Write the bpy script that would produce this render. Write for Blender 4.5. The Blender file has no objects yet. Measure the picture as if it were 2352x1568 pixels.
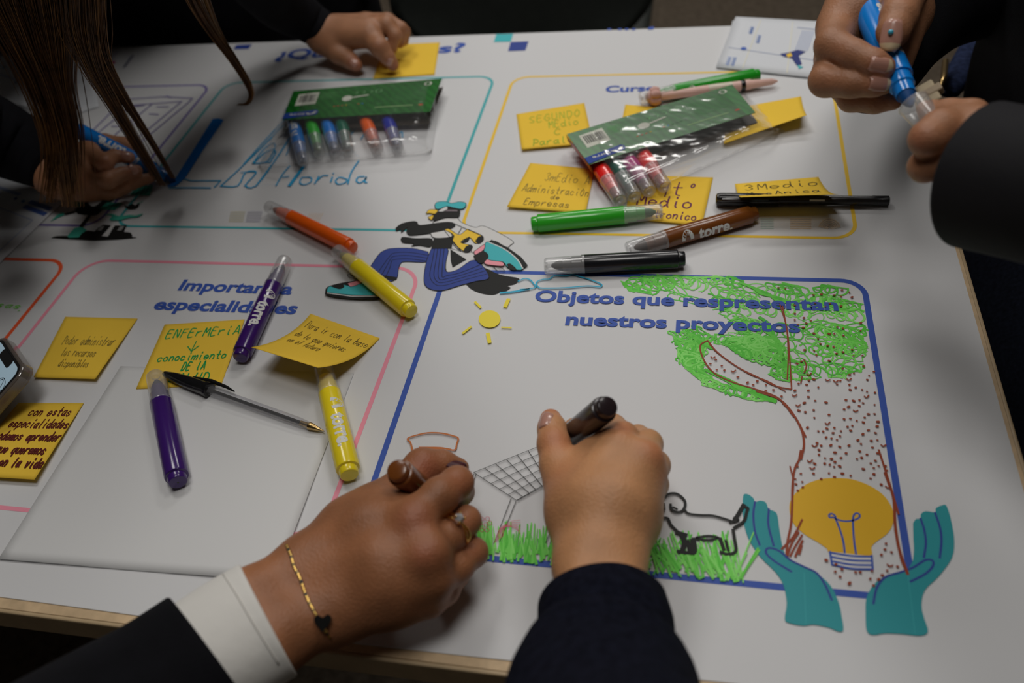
import bpy, bmesh, math, random
import numpy as np
from mathutils import Vector, Matrix, noise
from mathutils.geometry import tessellate_polygon
random.seed(7); np.random.seed(7)
S = bpy.context.scene; C = S.collection
PI = math.pi

# ------------------------------------------------------------------ camera
T = 0.75                      # height of the table top above the floor
H = 0.49                      # camera above the table top
F = 1948.17338; YAW = 0.29728287; PITCH = 0.78081606; ROLL = -0.16998788
cy, sy, cp, sp, cr, sr = math.cos(YAW), math.sin(YAW), math.cos(PITCH), math.sin(PITCH), math.cos(ROLL), math.sin(ROLL)
_r = Vector((cy, sy, 0)); FW = Vector((-sy*cp, cy*cp, -sp)); _u = _r.cross(FW)
RT = cr*_r + sr*_u; UP = -sr*_r + cr*_u
CAM = Vector((0, 0, T+H))
cd = bpy.data.cameras.new('camera'); cam = bpy.data.objects.new('camera', cd); C.objects.link(cam)
cam.matrix_world = Matrix((RT, UP, -FW)).transposed().to_4x4(); cam.location = CAM
cd.sensor_width = 36; cd.sensor_fit = 'HORIZONTAL'; cd.lens = F/2352*36; cd.clip_start = 0.02
cd.dof.use_dof = True; cd.dof.focus_distance = 0.665; cd.dof.aperture_fstop = 4.5
S.camera = cam

def P(px, py, z=0.0):
    """point at height z above the table that the survey of the photograph gives for (px,py)"""
    px, py, z = float(px), float(py), float(z)
    d = (px-1176)*RT - (py-784)*UP + F*FW
    t = (H-z)/-d.z
    return CAM + d*t
def mpp(p): return (Vector(p)-CAM).dot(FW)/F      # metres per photograph pixel at p
def pray(px, py): px, py = float(px), float(py); return ((px-1176)*RT - (py-784)*UP + F*FW).normalized()

# ------------------------------------------------------------------ world, lights, exposure
w = bpy.data.worlds.new('room_light'); S.world = w; w.use_nodes = True
w.node_tree.nodes['Background'].inputs[0].default_value = (0.80, 0.84, 0.95, 1)
w.node_tree.nodes['Background'].inputs[1].default_value = 0.08
def area(x, y, z, sx, sy_, power, col=(1, .972, .93)):
    l = bpy.data.lights.new('ceiling_panel_light', 'AREA'); l.shape = 'RECTANGLE'; l.size = sx; l.size_y = sy_
    l.energy = power*1.06; l.color = col
    o = bpy.data.objects.new('ceiling_panel_light', l); C.objects.link(o); o.location = (x, y, z)
    return o
area(-.85, 1.35, 2.75, .6, .6, 11)
area(0.55, 1.35, 2.75, .6, .6, 7.5)
area(-.1, 0.25, 2.75, .6, .6, 8)
area(-.2, 2.9, 2.75, 1.3, .35, 21.5)
S.view_settings.view_transform = 'Standard'; S.view_settings.look = 'None'
S.view_settings.gamma = 1; S.view_settings.use_curve_mapping = False
S.view_settings.exposure = 0.0

# ------------------------------------------------------------------ materials
def lin(c): c /= 255; return c/12.92 if c <= .04045 else ((c+.055)/1.055)**2.4
def seen(r, g, b, k=1.62):
    c = [lin(v) for v in (r, g, b)]; k = min(k, .9/max(c)); return tuple(v*k for v in c)   # albedo of a surface lit like the poster
def mat(name, col, rough=.5, spec=.4, metal=0, noise_amt=0, noise_scale=40, bump=0, bump_scale=200, sss=0, coat=0, sheen=0):
    m = bpy.data.materials.new(name); m.use_nodes = True; nt = m.node_tree; b = nt.nodes['Principled BSDF']
    b.inputs['Base Color'].default_value = (*col, 1); b.inputs['Roughness'].default_value = rough
    b.inputs['Specular IOR Level'].default_value = spec; b.inputs['Metallic'].default_value = metal
    if coat: b.inputs['Coat Weight'].default_value = coat; b.inputs['Coat Roughness'].default_value = .08
    if sheen: b.inputs['Sheen Weight'].default_value = sheen
    tc = nt.nodes.new('ShaderNodeTexCoord')
    if noise_amt:
        n = nt.nodes.new('ShaderNodeTexNoise'); n.inputs['Scale'].default_value = noise_scale; n.inputs['Detail'].default_value = 6
        nt.links.new(tc.outputs['Object'], n.inputs['Vector'])
        r = nt.nodes.new('ShaderNodeValToRGB')
        r.color_ramp.elements[0].position = .3; r.color_ramp.elements[1].position = .7
        r.color_ramp.elements[0].color = (*[c*(1-noise_amt) for c in col], 1)
        r.color_ramp.elements[1].color = (*[min(1, c*(1+noise_amt)) for c in col], 1)
        nt.links.new(n.outputs['Fac'], r.inputs[0]); nt.links.new(r.outputs[0], b.inputs['Base Color'])
    if bump:
        n = nt.nodes.new('ShaderNodeTexNoise'); n.inputs['Scale'].default_value = bump_scale; n.inputs['Detail'].default_value = 4
        nt.links.new(tc.outputs['Object'], n.inputs['Vector'])
        bp = nt.nodes.new('ShaderNodeBump'); bp.inputs['Strength'].default_value = 1; bp.inputs['Distance'].default_value = bump
        nt.links.new(n.outputs['Fac'], bp.inputs['Height']); nt.links.new(bp.outputs[0], b.inputs['Normal'])
    if sss:
        b.inputs['Subsurface Weight'].default_value = sss; b.inputs['Subsurface Radius'].default_value = (1, .35, .2)
        b.inputs['Subsurface Scale'].default_value = .004
    return m
_inks = {}
def ink(r, g, b, rough=.55):
    k = (r, g, b)
    if k not in _inks: _inks[k] = mat('ink_%d_%d_%d' % k, seen(r, g, b), rough, .25)
    return _inks[k]
def clear(name, tint=(.95, .95, .95), mixf=.25, body=(.85, .85, .84), rough=.12, bump=0, bump_scale=60):
    """thin clear plastic: mostly see-through, part milky and glossy"""
    m = bpy.data.materials.new(name); m.use_nodes = True; nt = m.node_tree; b = nt.nodes['Principled BSDF']
    b.inputs['Base Color'].default_value = (*body, 1); b.inputs['Roughness'].default_value = rough
    b.inputs['Specular IOR Level'].default_value = .8
    tr = nt.nodes.new('ShaderNodeBsdfTransparent'); tr.inputs[0].default_value = (*tint, 1)
    gl = nt.nodes.new('ShaderNodeBsdfGlossy'); gl.inputs['Roughness'].default_value = rough; gl.inputs[0].default_value = (1, 1, 1, 1)
    lw = nt.nodes.new('ShaderNodeLayerWeight'); fr = nt.nodes.new('ShaderNodeMath'); fr.operation = 'POWER'; fr.inputs[1].default_value = 4
    ad = nt.nodes.new('ShaderNodeMath'); ad.operation = 'MULTIPLY_ADD'; ad.inputs[1].default_value = .7; ad.inputs[2].default_value = .06
    nt.links.new(lw.outputs['Facing'], fr.inputs[0]); nt.links.new(fr.outputs[0], ad.inputs[0])
    mx = nt.nodes.new('ShaderNodeMixShader'); mx.inputs[0].default_value = mixf
    m2 = nt.nodes.new('ShaderNodeMixShader'); out = nt.nodes['Material Output']
    nt.links.new(tr.outputs[0], mx.inputs[1]); nt.links.new(b.outputs[0], mx.inputs[2])
    nt.links.new(ad.outputs[0], m2.inputs[0]); nt.links.new(mx.outputs[0], m2.inputs[1]); nt.links.new(gl.outputs[0], m2.inputs[2])
    nt.links.new(m2.outputs[0], out.inputs['Surface'])
    if bump:
        tc = nt.nodes.new('ShaderNodeTexCoord'); n = nt.nodes.new('ShaderNodeTexNoise'); n.inputs['Scale'].default_value = bump_scale
        nt.links.new(tc.outputs['Object'], n.inputs['Vector'])
        bp = nt.nodes.new('ShaderNodeBump'); bp.inputs['Distance'].default_value = bump
        nt.links.new(n.outputs['Fac'], bp.inputs['Height'])
        for q in (b, gl, lw): nt.links.new(bp.outputs[0], q.inputs['Normal'])
    return m
M = {}
M['paper'] = mat('poster_paper', (.68, .68, .69), .6, .25, bump=.0006, bump_scale=5)
M['sheet'] = mat('plain_paper', (.70, .70, .70), .7, .2, bump=.0005, bump_scale=7)
M['leaf'] = mat('leaflet_paper', (.70, .72, .76), .6, .25)
M['wood'] = mat('birch_wood', (.62, .45, .27), .5, .3, noise_amt=.16, noise_scale=90)
M['edgeband'] = mat('edge_band', (.50, .37, .22), .4, .4, noise_amt=.08, noise_scale=60)
M['metal_leg'] = mat('grey_metal', (.25, .25, .26), .4, .5, metal=.8, noise_amt=.05)
M['carpet'] = mat('brown_carpet', (.12, .095, .070), .95, .1, noise_amt=.35, noise_scale=60, bump=.004, bump_scale=500)
M['note'] = mat('yellow_note_paper', (.92, .60, .06), .75, .15, bump=.0003, bump_scale=20, noise_amt=.03, noise_scale=8)
M['black_cloth'] = mat('black_cloth', (.006, .006, .008), .92, .12, noise_amt=.3, noise_scale=30, bump=.0006, bump_scale=900)
M['jacket'] = mat('black_jacket_cloth', (.0095, .009, .011), .8, .25, noise_amt=.2, noise_scale=12, bump=.0008, bump_scale=30)
M['navy_cloth'] = mat('navy_fleece', (.008, .009, .017), .98, .06, noise_amt=.35, noise_scale=200, bump=.0009, bump_scale=1400)
M['denim'] = mat('dark_denim', (.008, .010, .018), .9, .1, noise_amt=.4, noise_scale=300)
M['white_cloth'] = mat('white_shirt_cotton', (.72, .70, .66), .85, .2, noise_amt=.03, noise_scale=30, bump=.0004, bump_scale=90)
M['chair_plastic'] = mat('dark_chair_plastic', (.022, .026, .023), .55, .35, noise_amt=.1)
M['wall'] = mat('grey_wall_paint', (.30, .29, .28), .8, .2, noise_amt=.03, noise_scale=3)
def skin(name, base, red):
    m = mat(name, base, .48, .38, sss=.12)
    nt = m.node_tree; b = nt.nodes['Principled BSDF']; b.inputs['Subsurface Scale'].default_value = .003
    tc = nt.nodes.new('ShaderNodeTexCoord')
    n = nt.nodes.new('ShaderNodeTexNoise'); n.inputs['Scale'].default_value = 38; n.inputs['Detail'].default_value = 7
    n2 = nt.nodes.new('ShaderNodeTexNoise'); n2.inputs['Scale'].default_value = 420; n2.inputs['Detail'].default_value = 4
    vo = nt.nodes.new('ShaderNodeTexVoronoi'); vo.inputs['Scale'].default_value = 620
    for q in (n, n2, vo): nt.links.new(tc.outputs['Object'], q.inputs['Vector'])
    at = nt.nodes.new('ShaderNodeAttribute'); at.attribute_name = 'blush'
    r = nt.nodes.new('ShaderNodeValToRGB'); r.color_ramp.elements[0].position = .32; r.color_ramp.elements[1].position = .68
    r.color_ramp.elements[0].color = (*[c*.84 for c in base], 1); r.color_ramp.elements[1].color = (*[min(1, c*1.12) for c in base], 1)
    mx = nt.nodes.new('ShaderNodeMix'); mx.data_type = 'RGBA'
    nt.links.new(n.outputs['Fac'], r.inputs[0]); nt.links.new(at.outputs['Fac'], mx.inputs[0])
    nt.links.new(r.outputs[0], mx.inputs[6]); mx.inputs[7].default_value = (*red, 1)
    nt.links.new(mx.outputs[2], b.inputs['Base Color'])
    ad = nt.nodes.new('ShaderNodeMath'); ad.operation = 'ADD'
    nt.links.new(n2.outputs['Fac'], ad.inputs[0]); nt.links.new(vo.outputs['Distance'], ad.inputs[1])
    bp = nt.nodes.new('ShaderNodeBump'); bp.inputs['Distance'].default_value = .00022; bp.inputs['Strength'].default_value = .8
    nt.links.new(ad.outputs[0], bp.inputs['Height']); nt.links.new(bp.outputs[0], b.inputs['Normal'])
    return m
M['skinA'] = skin('skin_tan', (.33, .135, .06), (.40, .125, .065))
M['skinB'] = skin('skin_light', (.55, .27, .125), (.52, .18, .085))
M['skinC'] = skin('skin_medium', (.38, .175, .09), (.42, .15, .085))
M['nail'] = mat('fingernail', (.50, .26, .20), .22, .5, coat=.3)
M['nail_tip'] = mat('fingernail_tip', (.62, .50, .32), .25, .5)
M['nail_red'] = mat('dark_red_nail_polish', (.06, .006, .012), .42, .3)
M['gold'] = mat('gold', (.85, .55, .16), .22, .5, metal=1)
M['brass'] = mat('brass', (.55, .38, .16), .3, .5, metal=1)
M['stone'] = mat('clear_stone', (.85, .87, .9), .03, 1, metal=.6)
M['blackbead'] = mat('black_bead', (.01, .01, .01), .15, .6)
M['gem'] = mat('blue_gem', (.05, .45, .65), .1, .8)
M['cap'] = clear('clear_cap_plastic', (.93, .93, .93), .26, (.8, .8, .8), .2)
M['pouch'] = clear('clear_pouch_film', (.97, .97, .97), .045, (.75, .75, .75), .12, bump=.0022, bump_scale=40)
M['pentube'] = clear('clear_pen_tube', (.93, .93, .95), .12, (.7, .7, .72), .05)
M['phonecase'] = clear('smoky_phone_case', (.70, .66, .62), .35, (.32, .28, .25), .12)

# ------------------------------------------------------------------ mesh helpers
def mesh_obj(name, V, Fc, mats, parent=None, org=None, mi=None, smooth=False):
    me = bpy.data.meshes.new(name)
    if org is None and parent is not None: org = parent.matrix_world.translation if parent.get('_o') is None else Vector(parent['_o'])
    if org is not None: V = [(v[0]-org[0], v[1]-org[1], v[2]-org[2]) for v in V]
    me.from_pydata([tuple(v) for v in V], [], [tuple(f) for f in Fc])
    if not isinstance(mats, (list, tuple)): mats = [mats]
    for m in mats: me.materials.append(m)
    if mi is not None: me.polygons.foreach_set('material_index', mi)
    if smooth: me.polygons.foreach_set('use_smooth', [True]*len(me.polygons))
    me.update()
    o = bpy.data.objects.new(name, me); C.objects.link(o)
    if parent is not None: o.parent = parent
    if parent is None and org is not None: o.location = org
    return o
def thing(name, label, cat, loc, group=None):
    o = bpy.data.objects.new(name, None); C.objects.link(o); o.location = loc; o['_o'] = tuple(loc); o.empty_display_size = .02
    o['label'] = label; o['category'] = cat
    if group: o['group'] = group
    return o
def sub(o):                                     # lets a part mesh carry sub-parts given in world coordinates
    p = o.parent; o['_o'] = tuple(p['_o']); return o
def box_vf(x0, x1, y0, y1, z0, z1):
    V = [(x, y, z) for z in (z0, z1) for y in (y0, y1) for x in (x0, x1)]
    return V, [(0, 2, 3, 1), (4, 5, 7, 6), (0, 1, 5, 4), (2, 6, 7, 3), (0, 4, 6, 2), (1, 3, 7, 5)]
def bevel(o, w_, n=2):
    b = o.modifiers.new('bevel', 'BEVEL'); b.width = w_; b.segments = n; b.limit_method = 'ANGLE'; return o
def join_vf(parts):
    V, Fc = [], []
    for v, f in parts:
        k = len(V); V += list(v); Fc += [tuple(i+k for i in q) for q in f]
    return V, Fc
def tube(pts, rad, n=10, flat=1.0, closed_ends=True, wob=0, up=None, seed=0, wscale=30):
    """tube through pts (Vectors) with radii; flat squashes it along world-up-ish"""
    pts = [Vector(p) for p in pts]; V, Fc = [], []
    if not hasattr(rad, '__len__'): rad = [rad]*len(pts)
    prev = None
    for i, p in enumerate(pts):
        t = (pts[min(i+1, len(pts)-1)]-pts[max(i-1, 0)]).normalized()
        if prev is None:
            a = Vector(up) if up else (Vector((0, 0, 1)) if abs(t.z) < .9 else Vector((0, 1, 0)))
        else: a = prev
        nrm = (a-t*a.dot(t)).normalized(); prev = nrm; bn = t.cross(nrm)
        for k in range(n):
            th = 2*PI*k/n
            q = nrm*math.cos(th)*rad[i]*flat+bn*math.sin(th)*rad[i]
            if wob:
                f = noise.noise((p+q)*wscale+Vector((seed, 0, 0)))
                q *= 1+wob*f
            V.append(p+q)
    for i in range(len(pts)-1):
        for k in range(n):
            Fc.append((i*n+k, i*n+(k+1) % n, (i+1)*n+(k+1) % n, (i+1)*n+k))
    if closed_ends:
        Fc.append(tuple(range(n-1, -1, -1))); Fc.append(tuple((len(pts)-1)*n+k for k in range(n)))
    return V, Fc
def resample(pts, n):
    """Catmull-Rom through tuples of any length"""
    a = np.array(pts, float)
    if len(a) < 3: t = np.linspace(0, 1, n)[:, None]; return a[0]*(1-t)+a[-1]*t
    q = np.vstack([2*a[0]-a[1], a, 2*a[-1]-a[-2]]); out = []
    for s in np.linspace(0, len(a)-1-1e-9, n):
        i = int(s); t = s-i; p0, p1, p2, p3 = q[i:i+4]
        out.append(.5*((2*p1)+(-p0+p2)*t+(2*p0-5*p1+4*p2-p3)*t*t+(-p0+3*p1-3*p2+p3)*t**3))
    return np.array(out)
def smooth2(pts, per=6):
    return [tuple(p) for p in resample(pts, per*(len(pts)-1)+1)]

# ------------------------------------------------------------------ flat ink on surfaces
class Ink:
    """collects flat strokes / fills in a 2-D metric plane (metres), maps them on a surface"""
    def __init__(s, surf, z0=.00012, dz=.00002):
        s.V, s.F, s.mi, s.mats, s.surf, s.z, s.dz = [], [], [], [], surf, z0, dz
    def m(s, m_):
        if m_ not in s.mats: s.mats.append(m_)
        return s.mats.index(m_)
    def stroke(s, pts, w_, m_, closed=False, lift=True, ramp=0):
        pts = [np.array(p, float) for p in pts]
        pts = [p for i, p in enumerate(pts) if i == 0 or np.linalg.norm(p-pts[i-1]) > 1e-6]
        if closed and np.linalg.norm(pts[0]-pts[-1]) < 1e-6: pts.pop()
        n = len(pts); k = s.m(m_)
        if n < 2: return s.dot(pts[0], w_*.6, m_)
        if lift: s.z += s.dz
        b = len(s.V); ws = w_ if hasattr(w_, '__len__') else [w_]*n
        for i in range(n):
            a = pts[(i-1) % n] if (i or closed) else pts[i]; c = pts[(i+1) % n] if (i < n-1 or closed) else pts[i]
            d1 = pts[i]-a; d2 = c-pts[i]
            l1, l2 = np.linalg.norm(d1), np.linalg.norm(d2)
            d1 = d1/l1 if l1 > 0 else d2/max(l2, 1e-9); d2 = d2/l2 if l2 > 0 else d1
            t = d1+d2; lt = np.linalg.norm(t); t = t/lt if lt > 1e-6 else d1
            nr = np.array((-t[1], t[0])); ms = 1/max(.6, lt/2) if lt > 1e-6 else 1
            p = pts[i].copy()
            if not closed and i == 0: p = p-d1*ws[i]*.35
            if not closed and i == n-1: p = p+d1*ws[i]*.35
            zz = s.z+ramp*i; s.V.append(s.surf(*(p+nr*ws[i]/2*ms), zz)); s.V.append(s.surf(*(p-nr*ws[i]/2*ms), zz))
        for i in range(n if closed else n-1):
            j = (i+1) % n; s.F.append((b+2*i, b+2*i+1, b+2*j+1, b+2*j)); s.mi.append(k)
    def dot(s, p, r, m_, n=8, asp=1, ang=0):
        s.fill([(p[0]+r*math.cos(2*PI*i/n+.3)*asp*math.cos(ang)-r*math.sin(2*PI*i/n+.3)*math.sin(ang),
                 p[1]+r*math.cos(2*PI*i/n+.3)*asp*math.sin(ang)+r*math.sin(2*PI*i/n+.3)*math.cos(ang)) for i in range(n)], m_)
    def fill(s, pts, m_, lift=True):
        if lift: s.z += s.dz
        k = s.m(m_); b = len(s.V)
        for p in pts: s.V.append(s.surf(p[0], p[1], s.z))
        ar = sum(pts[i][0]*pts[(i+1) % len(pts)][1]-pts[(i+1) % len(pts)][0]*pts[i][1] for i in range(len(pts)))
        for t in tessellate_polygon([[Vector((p[0], p[1], 0)) for p in pts]]):
            a, b_, c = t
            cr_ = (pts[b_][0]-pts[a][0])*(pts[c][1]-pts[a][1])-(pts[b_][1]-pts[a][1])*(pts[c][0]-pts[a][0])
            s.F.append((b+a, b+b_, b+c) if cr_ > 0 else (b+a, b+c, b+b_)); s.mi.append(k)
    def mesh2(s, V2, F2, m_):
        s.z += s.dz; k = s.m(m_); b = len(s.V)
        for p in V2: s.V.append(s.surf(p[0], p[1], s.z))
        for f in F2: s.F.append(tuple(b+i for i in f)); s.mi.append(k)
    def build(s, name, parent):
        return mesh_obj(name, s.V, s.F, s.mats, parent, mi=s.mi)
def table_surf(x, y, z): return Vector((x, y, T+POSTER_Z+z))
POSTER_Z = 0.0006
def PX(px, py): p = P(px, py, POSTER_Z); return (p.x, p.y)
def zs(ox, oy, s, pts): return [(ox+x/s, oy+y/s) for x, y in pts]
def pl(*a): return [(a[i], a[i+1]) for i in range(0, len(a), 2)]
def W(pts): return [PX(*p) for p in pts]

_txt = {}
def text_vf(st, bold=.02):
    """triangulated outline of a string in the built-in font: cap height about .7"""
    if (st, bold) in _txt: return _txt[(st, bold)]
    cu = bpy.data.curves.new('t', 'FONT'); cu.body = st; cu.offset = bold; cu.resolution_u = 4; cu.fill_mode = 'BOTH'; cu.extrude = 0
    o = bpy.data.objects.new('t', cu); me = o.to_mesh()
    V = [(v.co.x, v.co.y) for v in me.vertices]; Fc = [tuple(p.vertices) for p in me.polygons]
    o.to_mesh_clear(); bpy.data.objects.remove(o); bpy.data.curves.remove(cu)
    # front faces only
    F2 = []
    for f in Fc:
        a = sum(V[f[i]][0]*V[f[(i+1) % len(f)]][1]-V[f[(i+1) % len(f)]][0]*V[f[i]][1] for i in range(len(f)))
        F2.append(f if a > 0 else tuple(reversed(f)))
    _txt[(st, bold)] = (V, F2); return V, F2
def print_text(I, st, left, right, cap, m_, bold=.03, ref='H'):
    """left/right: 2-D plane points of the base line, cap: cap height in metres"""
    V, Fc = text_vf(st, bold); x0 = min(v[0] for v in V); x1 = max(v[0] for v in V)
    l, r = np.array(left), np.array(right); ex = (r-l)/(x1-x0); ey = np.array((-ex[1], ex[0])); ey = ey/np.linalg.norm(ey)*cap/.70
    I.mesh2([tuple(l+ex*(v[0]-x0)+ey*v[1]) for v in V], Fc, m_)

# stroke alphabet for handwriting: x 0-6, y 0-9, base line 2, x-height 6
HW = {'a': '56 36 15 13 32 44|56 53 62', 'b': '19 12|14 36 55 53 32 12', 'c': '55 36 15 13 32 53', 'd': '55 36 15 13 32 54|59 54 62', 'e': '14 54 55 36 15 13 32 53',
      'f': '58 49 38 32|16 56', 'g': '55 36 15 13 33 55|56 51 30 11', 'h': '19 12|14 36 55 52', 'i': '36 33 42|38 39', 'j': '46 41 20|48 49', 'l': '39 33 42',
      'm': '06 02|04 26 35 32|34 56 65 62', 'n': '16 12|14 36 55 52', 'o': '36 15 13 32 53 55 36', 'p': '16 10|15 36 55 53 32 13', 'q': '55 36 15 13 32 54|56 50',
      'r': '16 12|14 36 56', 's': '55 36 15 34 53 32 13', 't': '39 33 42 52|16 56', 'u': '16 13 32 53|56 53 62', 'v': '16 32 56', 'y': '16 33|56 20', 'x': '16 52|56 12', 'z': '16 56 12 52',
      'A': '12 25 39 48 62|24 54', 'C': '58 39 16 14 32 53', 'D': '19 12|19 39 57 54 32 12', 'E': '59 19 12 52|16 46', 'F': '19 12|19 59|16 46', 'I': '39 32', 'L': '19 12 52', 'M': '12 19 35 59 62',
      'N': '12 19 52 59', 'P': '29 12|19 49 67 55 25', 'R': '12 19 49 57 46 16|36 62', 'S': '58 39 17 35 53 32 13', 'T': '39 32|09 69', 'U': '19 13 32 53 59', 'G': '58 39 16 14 32 53 55 35', 'O': '39 16 14 32 54 57 39',
      '3': '18 39 57 36 54 32 13', '4': '19 16 56|58 51', 'o*': '38 27 36 47 38', '2': '18 39 57 12 52', '1': '28 39 32', '-': '15 55', '.': '22 23', ',': '22 11', '?': '18 39 57 35 34|32 33'}
HW['º'] = HW['o*']
def hand_write(I, st, p0, p1, h, m_, wd, slant=.12, jit=.25, seed=1):
    """handwriting from p0 to p1 (2-D metric), letter height h (7 grid units = capital)"""
    rnd = random.Random(seed+len(st)); p0 = np.array(p0, float); p1 = np.array(p1, float); n = len(st)
    ex = (p1-p0)/(n*7.0); eyd = np.array((-(p1-p0)[1], (p1-p0)[0])); eyd = eyd/np.linalg.norm(eyd)*h/7
    for i, ch in enumerate(st):
        g = HW.get(ch)
        if not g: continue
        oy = rnd.uniform(-jit, jit)
        for strk in g.split('|'):
            pts = [(int(a[0])+rnd.uniform(-jit, jit)*.6, int(a[1])-2+oy+rnd.uniform(-jit, jit)*.6) for a in strk.split()]
            if len(pts) > 2: pts = smooth2(pts, 4)
            pts = [p0+ex*(i*7+x+y*slant*1.0)+eyd*y for x, y in pts]
            I.stroke(pts, wd, m_)

# ------------------------------------------------------------------ the room
v, f = box_vf(-4, 3, -2, 5, -.02, 0); o = mesh_obj('floor', v, f, M['carpet']); o['kind'] = 'structure'
for nm, b in (('wall_back', (-4, 3, 5, 5.1, 0, 2.8)), ('wall_front', (-4, 3, -2.1, -2, 0, 2.8)), ('wall_left', (-4.1, -4, -2, 5, 0, 2.8)), ('wall_right', (3, 3.1, -2, 5, 0, 2.8)), ('ceiling', (-4, 3, -2, 5, 2.8, 2.9))):
    v, f = box_vf(*b); o = mesh_obj(nm, v, f, M['wall']); o['kind'] = 'structure'
TX0, TX1, TY0, TY1 = -1.34, .2175, .1985, 1.0215
tab = thing('table', 'pale birch-edged table under the large printed poster', 'table', ((TX0+TX1)/2, (TY0+TY1)/2, 0))
v, f = box_vf(TX0+.003, TX1-.003, TY0+.003, TY1-.003, T-.024, T-.0001); mesh_obj('tabletop', v, f, M['wood'], tab)
for (a, b, c, d) in ((TX0, TX1, TY0, TY0+.003), (TX0, TX1, TY1-.003, TY1), (TX0, TX0+.003, TY0, TY1), (TX1-.003, TX1, TY0, TY1)):
    v, f = box_vf(a, b, c, d, T-.0245, T); bevel(mesh_obj('edge_band', v, f, M['edgeband'], tab), .0012)
for x in (TX0+.09, TX1-.09):
    for y in (TY0+.1, TY1-.08):
        v, f = tube([(x, y, T-.0245), (x, y, .0)], .02, 14); mesh_obj('leg', v, f, M['metal_leg'], tab, smooth=True)
v, f = box_vf(TX0+.09, TX1-.09, TY0+.08, TY0+.11, T-.075, T-.0245); mesh_obj('crossbar', v, f, M['metal_leg'], tab)
v, f = box_vf(TX0+.09, TX1-.09, TY1-.11, TY1-.08, T-.075, T-.0245); mesh_obj('crossbar', v, f, M['metal_leg'], tab)

# chair behind the table
cx, cyy = -.33, 1.47
ch = thing('chair', 'dark moulded plastic chair behind the far edge of the table', 'chair', (cx, cyy, 0))
def shell(cfun, nu, nv, th):
    V = []; Fc = []
    for s in (0, 1):
        for j in range(nv+1):
            for i in range(nu+1):
                V.append(Vector(cfun(i/nu*2-1, j/nv))+Vector((0, th*s, 0)))
    k = (nu+1)*(nv+1)
    for j in range(nv):
        for i in range(nu):
            a = j*(nu+1)+i; Fc.append((a, a+1, a+nu+2, a+nu+1)); Fc.append((a+k, a+k+nu+1, a+k+nu+2, a+k+1))
    for i in range(nu):
        Fc.append((i, i+k, i+k+1, i+1)); a = nv*(nu+1)+i; Fc.append((a, a+1, a+k+1, a+k))
    for j in range(nv):
        a = j*(nu+1); Fc.append((a, a+nu+1, a+nu+1+k, a+k)); a += nu; Fc.append((a, a+k, a+nu+1+k, a+nu+1))
    return V, Fc
def backf(u, v):
    z = .47+v*.42
    hw = .238*(min(1, (v/.28+.001))**.38 if v < .28 else 1)*(1-.10*max(0, v-.7)/.3)
    return (cx+u*hw, cyy-.03+.02*(1-u*u)+v*.05-.00, z)
v, f = shell(backf, 24, 24, .012); mesh_obj('backrest', v, f, M['chair_plastic'], ch, smooth=True)
v, f = box_vf(cx-.22, cx+.22, cyy-.0, cyy+.42, .43, .465); bevel(mesh_obj('seat', v, f, M['chair_plastic'], ch), .02, 4)
for sx in (-1, 1):
    for yy in (.03, .39):
        v, f = tube([(cx+sx*.17, cyy+yy, .44), (cx+sx*.215, cyy+yy+(-.03 if yy < .1 else .03), 0)], .013, 10); mesh_obj('leg', v, f, M['metal_leg'], ch, smooth=True)

# ------------------------------------------------------------------ poster
PY0 = P(150, 1407, 0).y
poster = thing('poster', 'large white printed workshop poster covering the whole table top', 'poster', ((TX0+TX1)/2, .6, T))
nx, ny = 90, 50; V = []; Fc = []
x0, x1, y0, y1 = TX0+.02, TX1-.006, TY0+.009, TY1-.001
def edge_y(x): return y0+.0015*math.sin(x*9)+.003*max(0, math.sin(x*4+1.0))
for s in (0, 1):
    for j in range(ny+1):
        for i in range(nx+1):
            x = x0+(x1-x0)*i/nx; yb = edge_y(x); y = yb+(y1-yb)*j/ny
            V.append((x, y, T+(.0001 if s == 0 else POSTER_Z)))
k = (nx+1)*(ny+1)
for j in range(ny):
    for i in range(nx):
        a = j*(nx+1)+i; Fc.append((a+k, a+k+1, a+k+nx+2, a+k+nx+1))
for i in range(nx): Fc.append((i, i+1, i+1+k, i+k)); a = ny*(nx+1)+i; Fc.append((a+k, a+k+1, a+1, a))
for j in range(ny): a = j*(nx+1); Fc.append((a+k, a+nx+1+k, a+nx+1, a)); a += nx; Fc.append((a, a+nx+1, a+nx+1+k, a+k))
mesh_obj('paper', V, Fc, M['paper'], poster)

BLUE = ink(48, 72, 142); TEAL = ink(56, 142, 146); YEL = ink(198, 163, 48); PINK = ink(196, 122, 138); ORG = ink(196, 76, 40)
PUR = ink(92, 80, 138); BLK = ink(18, 18, 17); WHT = ink(176, 175, 174); NAVY = ink(40, 56, 120); AQ = ink(56, 150, 156); LPINK = ink(200, 130, 140)
def round_frame(name, corners, r, wd, m_, seg=10, opn=None):
    """rounded rectangle in world x/y from pixel-surveyed sides"""
    (xa, ya), (xb, yb) = corners
    I = Ink(table_surf); pts = []
    for (cx_, cy_, a0) in ((xb-r, yb-r, 0), (xa+r, yb-r, 90), (xa+r, ya+r, 180), (xb-r, ya+r, 270)):
        for k in range(seg+1):
            a = math.radians(a0+90*k/seg); pts.append((cx_+r*math.cos(a), cy_+r*math.sin(a)))
    I.stroke(pts, wd, m_, closed=True); return I.build(name, poster)
def fr(left, right, top, bottom): return ((PX(*left)[0], PX(*bottom)[1]), (PX(*right)[0], PX(*top)[1]))
o = round_frame('printed_frame', fr((930, 900), (2040, 1000), (1560, 635), (1560, 1325)), .018, .0046, BLUE); o['label'] = 'blue rounded frame'
o = round_frame('printed_frame', fr((120, 700), (850, 930), (560, 606), (20, 1167)), .026, .0037, PINK); o['label'] = 'pink rounded frame'
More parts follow.
